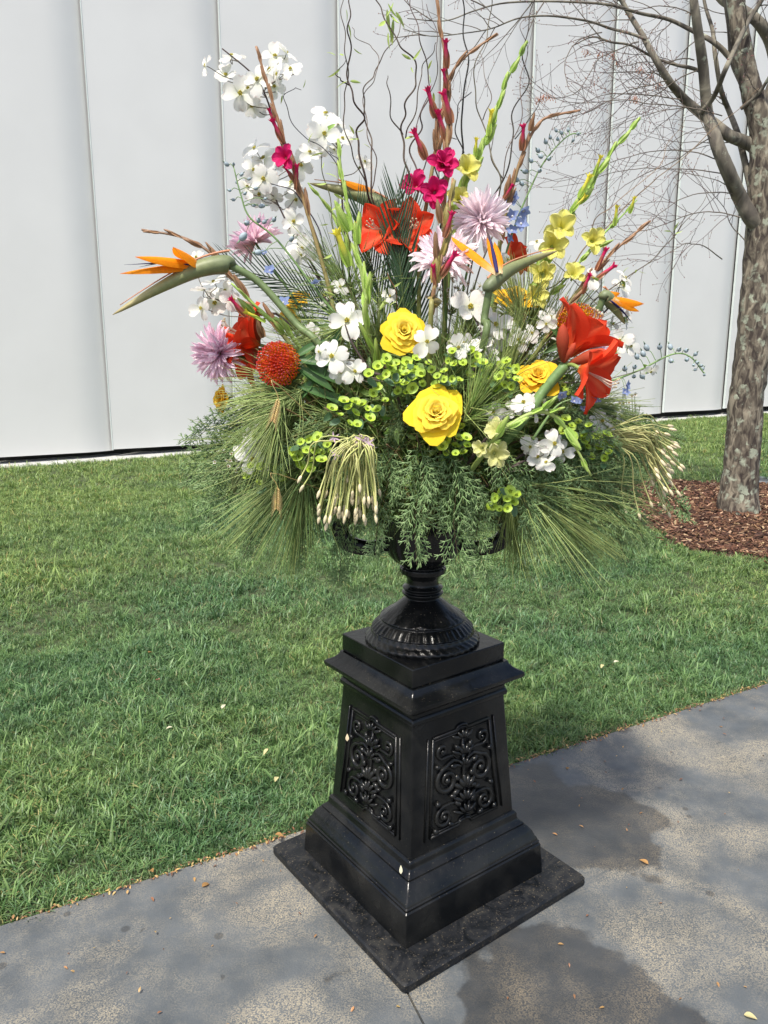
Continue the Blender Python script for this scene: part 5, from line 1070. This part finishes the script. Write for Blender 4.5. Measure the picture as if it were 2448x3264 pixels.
willow('willow twigs twisting up right of the leftmost pair', [[(850, 560), (825, 470), (800, 410), (805, 330), (795, 280), (785, 220), (790, 185), (810, 160), (820, 130), (850, 90), (870, 40)], [(800, 410), (815, 360), (800, 310), (790, 260), (788, 200), (812, 170), (815, 120), (800, 100), (770, 80), (760, 60)]], Y0+.04, [(800, 320, 20, -.3, .8)], (.12, .09, .07), (.0028, .001))
willow('thin willow twig crossing to the top centre with a tuft of lime leaves', [[(860, 580), (845, 480), (880, 400), (875, 340), (868, 290), (873, 250), (880, 215), (900, 175), (893, 130), (862, 95), (835, 45), (815, 5), (805, -30)], [(868, 290), (845, 250), (840, 190), (835, 165)], [(873, 300), (890, 260), (905, 200), (910, 150), (930, 120), (945, 90)]], Y0-.02,
       [(842, 30, 44, .1, -1), (836, 20, 46, -.3, -1), (850, 40, 44, .4, -1), (832, 45, 40, -.5, -.9), (845, 60, 36, .2, -.9), (855, 25, 36, .6, -.5), (838, 70, 30, -.4, -.8), (888, 128, 30, -.9, .2), (892, 130, 28, .8, .5), (875, 300, 26, .7, .5), (888, 145, 22, -.2, -.9), (850, 5, 40, .2, -1), (838, 8, 40, -.2, -1)])
willow('willow twig curving up past the flared magenta buds', [[(880, 620), (870, 520), (895, 440), (905, 380), (885, 330), (908, 280), (912, 240), (930, 190), (918, 130), (905, 70), (890, 20), (880, -20)], [(905, 380), (925, 340), (905, 300), (900, 260), (935, 190), (945, 120), (940, 60), (920, 10)]], Y0+.08, [(925, 150, 22, .1, .9), (930, 180, 22, .4, .8), (936, 200, 24, 0, -.9)], (.09, .07, .06), (.003, .0012))
willow('dark willow twig standing right of the tallest gladiolus and running off the top', [[(960, 700), (945, 560), (955, 470), (950, 400), (1000, 330), (995, 250), (1010, 160), (1005, 90), (1000, 20), (1003, -30)], [(1000, 330), (985, 280), (990, 230), (1015, 200)], [(950, 400), (940, 340), (958, 300), (985, 300)]], Y0+.02, [], (.045, .04, .04), (.0036, .0016))
willow('grey willow twigs twisting up between the yellow green gladiolus and the wall', [[(1020, 650), (1070, 480), (1080, 400), (1065, 340), (1040, 260), (1025, 200), (1030, 130), (1055, 70), (1060, 10), (1070, -20)], [(1080, 400), (1100, 320), (1130, 240), (1120, 180), (1140, 120), (1125, 60), (1150, 20)], [(1040, 260), (1060, 220), (1050, 170), (1035, 110)]], Y0+.1, [], (.15, .12, .09), (.0028, .001))
willow('dark willow twig reaching the top right of the centre', [[(1010, 640), (1030, 500), (1085, 390), (1110, 300), (1105, 250), (1140, 180), (1130, 110), (1145, 40), (1158, -20)], [(1110, 300), (1150, 250), (1170, 200)], [(1085, 390), (1060, 330), (1070, 280)]], Y0+.14, [], (.06, .05, .045), (.003, .0012))
willow('long thin willow twig slanting up right toward the tree', [[(1080, 760), (1120, 650), (1200, 615), (1270, 530), (1330, 470), (1400, 400), (1440, 370), (1530, 290), (1600, 230), (1640, 190)], [(1270, 530), (1290, 470), (1330, 440), (1420, 360), (1450, 300), (1480, 260)]], Y0+.02, [], (.24, .18, .11), (.0026, .0007))
willow('thin willow twig reaching far right with a few tiny leaves', [[(1150, 780), (1260, 680), (1300, 635), (1370, 590), (1420, 550), (1455, 510), (1490, 470), (1530, 420)], [(1455, 510), (1480, 470), (1475, 440)]], Y0-.06, [(1345, 590, 20, -.1, .9), (1380, 585, 18, .3, -.8), (1450, 500, 18, -.7, .5), (1455, 498, 20, .2, .9), (1458, 505, 16, .8, -.2), (1372, 590, 16, .0, .9)], (.14, .11, .08), (.0022, .0006))
willow('thin arching twig behind the left dogwood, curling at its end', [[(730, 620), (680, 480), (640, 420), (600, 400), (545, 390)], [(760, 520), (745, 400), (700, 320), (660, 300), (625, 250), (615, 210), (635, 190), (650, 195)]], Y0+.04, [(665, 310, 26, -.2, .9), (640, 380, 26, -.4, -.7), (700, 350, 24, .3, -.9), (655, 190, 18, .6, .4), (610, 205, 18, .1, -.9)], (.05, .05, .06), (.003, .001))
willow('leafy green willow twig beside the green budded gladiolus', [[(800, 760), (760, 640), (735, 560), (720, 480), (705, 400), (690, 330)], [(770, 560), (745, 480), (740, 400)]], Y0-.16, [(720+random.gauss(0, 16), 330+i*22, random.uniform(20, 32), random.choice([-1, 1])*random.uniform(.4, 1), random.uniform(-.9, .6)) for i in range(15)], (.10, .10, .04), (.0026, .001))
willow('leafy willow twig in front of the palm above the upper yellow rose', [[(880, 760), (868, 700), (855, 640), (840, 590)]], Y0-.24, [(842, 600, 22, -.8, .3), (850, 620, 24, .7, .2), (858, 650, 26, -.9, .2), (866, 680, 26, .9, .1), (815, 655, 34, -.2, .9), (820, 670, 34, .6, .7), (840, 655, 30, -.8, -.2), (870, 690, 28, -.7, .1)], (.15, .07, .03), (.002, .001))

# --- dense greenery that fills the middle of the bouquet
def f(mb):
    C0 = Vector((AX, Y0, 1.36))
    for i in range(30000):
        d = Vector((random.gauss(0, 1), random.gauss(0, 1), random.gauss(0, 1))).normalized(); r = random.uniform(.55, 1.0)
        p = C0+Vector((d.x*.53*r, d.y*.32*r, d.z*(.28 if d.z > 0 else .23)*r))
        if d.z < -.2: p.z = max(p.z, 1.16+.05*random.random())
        n_ = (d+Vector((random.gauss(0, .6), random.gauss(0, .6), random.gauss(0, .6)))).normalized()
        if random.random() < .35:
            petal(mb, random.uniform(.02, .045), random.uniform(.008, .018), jit(random.choice([(.06, .13, .03), (.11, .19, .035), (.18, .27, .06)]), .3), b0=.2, curl=-.5, cup=.3, nu=3, nv=2, M=frame(p, n_, random.uniform(0, 6)))
        else:
            q = p+n_*random.uniform(.04, .10); tube(mb, [p, q], (.0012, .0005), jit(random.choice([(.12, .20, .05), (.22, .30, .08), (.20, .16, .07), (.28, .37, .11)]), .3), 3, cap=False)
mb = MB(); f(mb); put('filler_foliage', mb.mesh('filler_foliage', LEAF), kind='stuff')

# ------------------------------------------------------------------ bare tree
tree = thing('bare_tree', 'lichened bare spring tree standing in the mulch bed at the right', 'tree', TREE+Vector((0, 0, mz(TREE.x, TREE.y))))
def rough(pts, radii, mb, sides=16, seed=0, amp=.06):
    c = cat(pts, 6); m_ = len(c); k = len(radii)-1; vs = []; cs = []; t0 = (c[1]-c[0]).normalized(); nx = t0.orthogonal().normalized()
    for i, p in enumerate(c):
        t_ = (c[min(i+1, m_-1)]-c[max(i-1, 0)]).normalized(); nx = (nx-t_*nx.dot(t_)).normalized(); ny = t_.cross(nx)
        x = i/(m_-1)*k; j = min(k-1, int(x)); r = radii[j]+(radii[j+1]-radii[j])*(x-j)
        for s_ in range(sides):
            a = 2*PI*s_/sides; d = nx*math.cos(a)+ny*math.sin(a); q = p*7+d*2.2
            rr = r*(1+max(0, .13-abs(i-6)*.0)*0+amp*noise.noise(q)+amp*.8*noise.noise(q*3.1)); vs.append(p+d*rr); g_ = 1+.25*noise.noise(q*.8); cs.append((g_, g_, g_))
    mb.add(vs, [(i*sides+s_, i*sides+(s_+1) % sides, (i+1)*sides+(s_+1) % sides, (i+1)*sides+s_) for i in range(m_-1) for s_ in range(sides)]+[tuple((m_-1)*sides+s_ for s_ in range(sides))], cs); return c
TY = TREE.y
def TP(x, y, dy=0): return P(x, y, TY+dy)
def W_(px): return S(px, TY)*.5
mb = MB(); base = TREE+Vector((0, 0, .0)); px0 = TP(1594, 1108)
tr = rough([px0+Vector((0, 0, -.12)), px0, TP(1597, 1060), TP(1605, 960), TP(1612, 860), TP(1626, 760), TP(1636, 660), TP(1644, 560), TP(1650, 470), TP(1652, 380), TP(1652, 300), TP(1640, 250), TP(1622, 190), TP(1608, 130), TP(1596, 60), TP(1588, -20), TP(1580, -150), TP(1590, -330), TP(1570, -520)],
           [W_(q) for q in (116, 94, 79, 72, 70, 70, 70, 68, 66, 62, 54, 46, 40, 38, 34, 32, 26, 18, 9)], mb, 28, 1, .10)
put('trunk', mb.mesh('trunk', BARK), tree)
LIMBS = [([(1650, 500), (1623, 470), (1600, 430), (1575, 375), (1552, 320), (1539, 277), (1528, 244), (1519, 147), (1503, 33), (1494, -40), (1480, -160), (1490, -300)], (40, 36, 33, 30, 28, 25, 22, 17, 12, 5), -.12, 14),
         ([(1650, 340), (1627, 316), (1600, 303), (1575, 293), (1539, 264), (1493, 228), (1468, 203), (1444, 173), (1412, 121), (1389, 78), (1346, 7), (1320, -60), (1290, -160)], (34, 29, 26, 23, 19, 16, 13, 10, 5), .08, 12),
         ([(1513, 244), (1542, 209), (1565, 155), (1591, 98), (1620, 40), (1646, 0), (1680, -60)], (12, 11, 10, 8), -.25, 10),
         ([(1604, 165), (1574, 122), (1540, 90), (1493, 65), (1444, 42), (1380, 28), (1314, 10), (1230, 4), (1151, 3), (1080, 8), (1020, 25), (960, 45), (880, 40)], (14, 12, 9, 7, 5, 4, 3, 2), .15, 8),
         ([(1518, 155), (1490, 146), (1460, 140), (1412, 124), (1363, 98), (1320, 91), (1280, 80), (1235, 100)], (9, 8, 6, 5, 4, 2), .0, 8),
         ([(1396, 85), (1360, 72), (1320, 62), (1280, 48), (1232, 39), (1175, 34), (1118, 40), (1060, 62), (1000, 72), (930, 78), (870, 62)], (7, 6, 5, 4, 3, 2.4, 1.6), .1, 7),
         ([(1625, 420), (1597, 300), (1575, 240), (1558, 196), (1545, 120), (1539, 65), (1522, 6), (1510, -80)], (16, 13, 11, 9, 6), .45, 10),
         ([(1648, 262), (1680, 190), (1668, 100), (1640, 50), (1600, 20), (1560, 0), (1530, -40)], (30, 30, 28, 24, 20, 12), .25, 12),
         ([(1600, 180), (1580, 130), (1574, 60), (1566, 0), (1560, -80)], (10, 9, 8, 6), .3, 8), ([(1652, 245), (1680, 160), (1740, 60), (1800, -60)], (30, 26, 20, 10), .1, 12), ([(1600, 235), (1640, 200), (1680, 140), (1740, 90)], (9, 8, 6, 4), -.2, 8),
         ([(1340, 292), (1300, 180)], (0.1, 0.1), 0, 0)]
curves = []
for i, (pl, rad, dy, sd) in enumerate(LIMBS):
    if not sd: continue
    mb = MB(); m_ = len(pl); q = [TP(x, y, dy*min(1, j*.5)+.12*math.sin(j*1.3+i)*(j > 1)) for j, (x, y) in enumerate(pl)]
    c = rough(q, [W_(r_)*.86 for r_ in rad], mb, sd, i+3, .05); put('limb', mb.mesh('limb', LIMB), tree); curves.append((c, rad))
rnd = random.Random(5)
def twig(mb, bm, p, d, l, r, lvl):
    n_ = max(5, int(l/.045)); pts = [p]; d = d.normalized(); up = rnd.uniform(-.02, .10)
    for i in range(n_):
        u = i/n_; d = (d+Vector((rnd.gauss(0, .09), rnd.gauss(0, .09), rnd.gauss(0, .08)+(up if u > .45 else -.05)))).normalized(); p = p+d*l/n_; pts.append(p)
        if lvl < 2 and i > 0 and rnd.random() < (.34 if lvl == 0 else .26):
            s_ = rnd.choice([-1, 1]); lat = d.cross(Vector((0, 1, 0))).normalized()*s_; dd = d*.75+lat*rnd.uniform(.35, .95)+Vector((0, rnd.gauss(0, .35), 0)); twig(mb, bm, p, dd, l*rnd.uniform(.18, .5)*(1-.4*u), r*(1-.5*u)*.6, lvl+1)
        elif rnd.random() < .22: bm.append((p, rnd.uniform(.003, .0045)))
    tube(mb, pts, (r, .0013), (.13, .10, .095) if lvl else (.13, .11, .09), 4 if lvl else 5, cap=False); bm.append((p, .0045))
mb = MB(); bm = []
for ci_, (c, rad) in enumerate(curves):
    n_ = (7, 9, 3, 13, 6, 11, 4, 3, 2, 2, 2)[ci_]; w0 = W_(rad[0])
    for k in range(n_):
        u = rnd.uniform(.12, .97); i = int(u*(len(c)-1)); p = c[i]; tt = (c[min(i+1, len(c)-1)]-c[max(0, i-1)]).normalized()
        s_ = rnd.choice([-1, 1]); d = Vector((-.9, rnd.gauss(0, .35), rnd.gauss(.0, .35)))+tt*.5
        if ci_ in (3, 5): d = Vector((-.7, rnd.gauss(0, .35), s_*rnd.uniform(.2, .8)-.15))
        if ci_ in (2, 6, 7, 8, 9, 10): d = Vector((rnd.choice([-1, 1])*.6, rnd.gauss(0, .5), rnd.gauss(.2, .5)))
        twig(mb, bm, p, d, rnd.uniform(.35, 1.35)*(1.0 if ci_ < 2 else .7), rnd.uniform(.0035, .0065), 0)
for (x0, y0, x1, y1) in ((1600, 470, 1240, 335), (1560, 560, 1230, 402), (1550, 345, 1170, 190), (1500, 235, 1130, 140), (1440, 175, 1130, 195), (1590, 420, 1330, 360), (1575, 378, 1200, 260), (1530, 300, 1240, 430), (1470, 215, 1180, 85), (1610, 520, 1480, 400), (1500, 130, 1210, 30), (1380, 90, 1050, 130), (1300, 70, 1010, 95), (1560, 250, 1300, 150)):
    a = TP(x0, y0, rnd.uniform(-.2, .2)); b = TP(x1, y1, rnd.uniform(-.6, .3)); twig(mb, bm, a, (b-a)+Vector((0, 0, .08)), (b-a).length*1.05, .0055, 0)
put('twigs', mb.mesh('twigs', WOOD), tree, kind='stuff')
def f(mb):
    for p, r in bm: ball(mb, p, r, rnd.choice([(.20, .09, .09), (.16, .09, .08), (.26, .13, .08)]), 4, 2, 1.5)
    for (x, y) in ((1175, 205), (1165, 212), (1190, 208), (1375, 213), (1365, 208), (1268, 110), (1325, 118), (1335, 130), (1410, 165), (1420, 180), (1385, 148), (1300, 115)):
        for k in range(9): a = TP(x+rnd.gauss(0, 4), y+rnd.gauss(0, 3), 0); b = a+Vector((rnd.gauss(0, .015), rnd.gauss(0, .01), -.03)); tube(mb, [a, b], .002, (.40, .14, .07), 3); ball(mb, b, .006, (.46, .2, .1), 4, 2)
mb = MB(); f(mb); put('buds', mb.mesh('buds', WOOD), tree, kind='stuff')

# ------------------------------------------------------------------ small things on the ground
def lz(p): return Vector((p.x, p.y, lawn_z(p.x, p.y)))
PCH = [one(lambda mb, i=i: petal(mb, .03, .018, c_, b0=.3, curl=-.7, cup=.4, nu=5, nv=4), 'fallen_petal', PETAL) for i, c_ in enumerate([(.74, .68, .50), (.60, .22, .18), (.46, .26, .10), (.66, .58, .30)])]
for x, y, k, hz, nm, lb, ct in ((360, 1598, 0, .045, 'fallen_petal', 'curled cream petal caught in the grass left of the pedestal', 'petal'), (340, 1490, 1, .045, 'fallen_petal', 'reddish petal lying in the darker grass at the left', 'petal'), (480, 1552, 0, .045, 'fallen_petal', 'thin white petal in the grass just left of the pedestal cornice', 'petal'),
        (580, 1640, 3, .045, 'fallen_petal', 'pale petal low in the grass beside the pedestal body', 'petal'), (322, 1430, 2, .045, 'fallen_leaf', 'tan leaf scrap on the lawn at the left, farthest back', 'leaf'), (600, 1702, 3, .045, 'fallen_leaf', 'round yellow leaf in the grass beside the base moulding', 'leaf'),
        (437, 1918, 2, .004, 'fallen_leaf', 'dark brown curled leaf on the paving left of the slate plate', 'leaf'), (324, 1882, 2, .004, 'fallen_leaf', 'tan curled seed leaf on the paving near the grass edge', 'leaf'), (1325, 1447, 0, .04, 'fallen_petal', 'white petal on the lawn right of the pedestal', 'petal'), (1302, 1452, 3, .04, 'fallen_petal', 'bluish white petal beside the white one on the right lawn', 'petal'),
        (1400, 1869, 2, .004, 'fallen_leaf', 'orange leaf scrap on the paving right of the wet stain', 'leaf'), (1607, 2195, 3, .004, 'fallen_leaf', 'pale round leaf on the paving at the bottom right corner', 'leaf'), (1222, 1660, 2, .004, 'fallen_leaf', 'small leaf scrap on the paving beside the right lawn edge', 'leaf'), (595, 1822, 2, .034, 'fallen_leaf', 'tan winged seed on the left corner of the slate plate', 'leaf')):
    p = G(x, y); p.z = (lawn_z(p.x, p.y) if hz > .03 and x != 595 else 0)+hz
    o = put(nm, PCH[k], None, Matrix.Translation(p) @ rz(random.uniform(0, 6)) @ Matrix.Rotation(random.gauss(0, .3), 4, 'X')); tag(o, lb, ct)
# petals stuck to the pedestal
Tf = face_M(2); Tr = face_M(3)
o = put('fallen_petal', one(lambda mb: petal(mb, .02, .010, (.72, .60, .40), b0=.2, curl=-.4, nu=4, nv=3), 'fallen_petal', PETAL), None, Matrix.Translation(P(750, 1601, Y0-.17)) @ Matrix.Rotation(1.2, 4, 'X')); tag(o, 'pale petal stuck to the left face of the pedestal body', 'petal')
o = put('fallen_petal', one(lambda mb: petal(mb, .022, .009, (.74, .70, .50), b0=.2, curl=-.4, nu=4, nv=3), 'fallen_petal', PETAL), None, Matrix.Translation(P(866, 1888, Y0-.315)) @ Matrix.Rotation(1.0, 4, 'X')); tag(o, 'cream petal stuck on the front corner of the base moulding', 'petal')
# round irrigation cover behind the trunk
p = lz(G(1640, 1043, .05)); cv = thing('irrigation_cover', 'round dark irrigation valve cover in the grass behind the tree trunk', 'valve cover', p)
put('rim', one(lambda mb: lathe(mb, [(.15, -.02), (.17, .012), (.185, .016), (.19, .012), (.195, -.02)], (.10, .11, .12), 24), 'rim', STEM), cv, Matrix.Translation(p+Vector((0, 0, .02))))
put('lid', one(lambda mb: lathe(mb, [(.001, .010), (.08, .010), (.145, .008), (.15, .0), (.15, -.02)], (.04, .045, .05), 24), 'lid', STEM), cv, Matrix.Translation(p+Vector((0, 0, .02))))
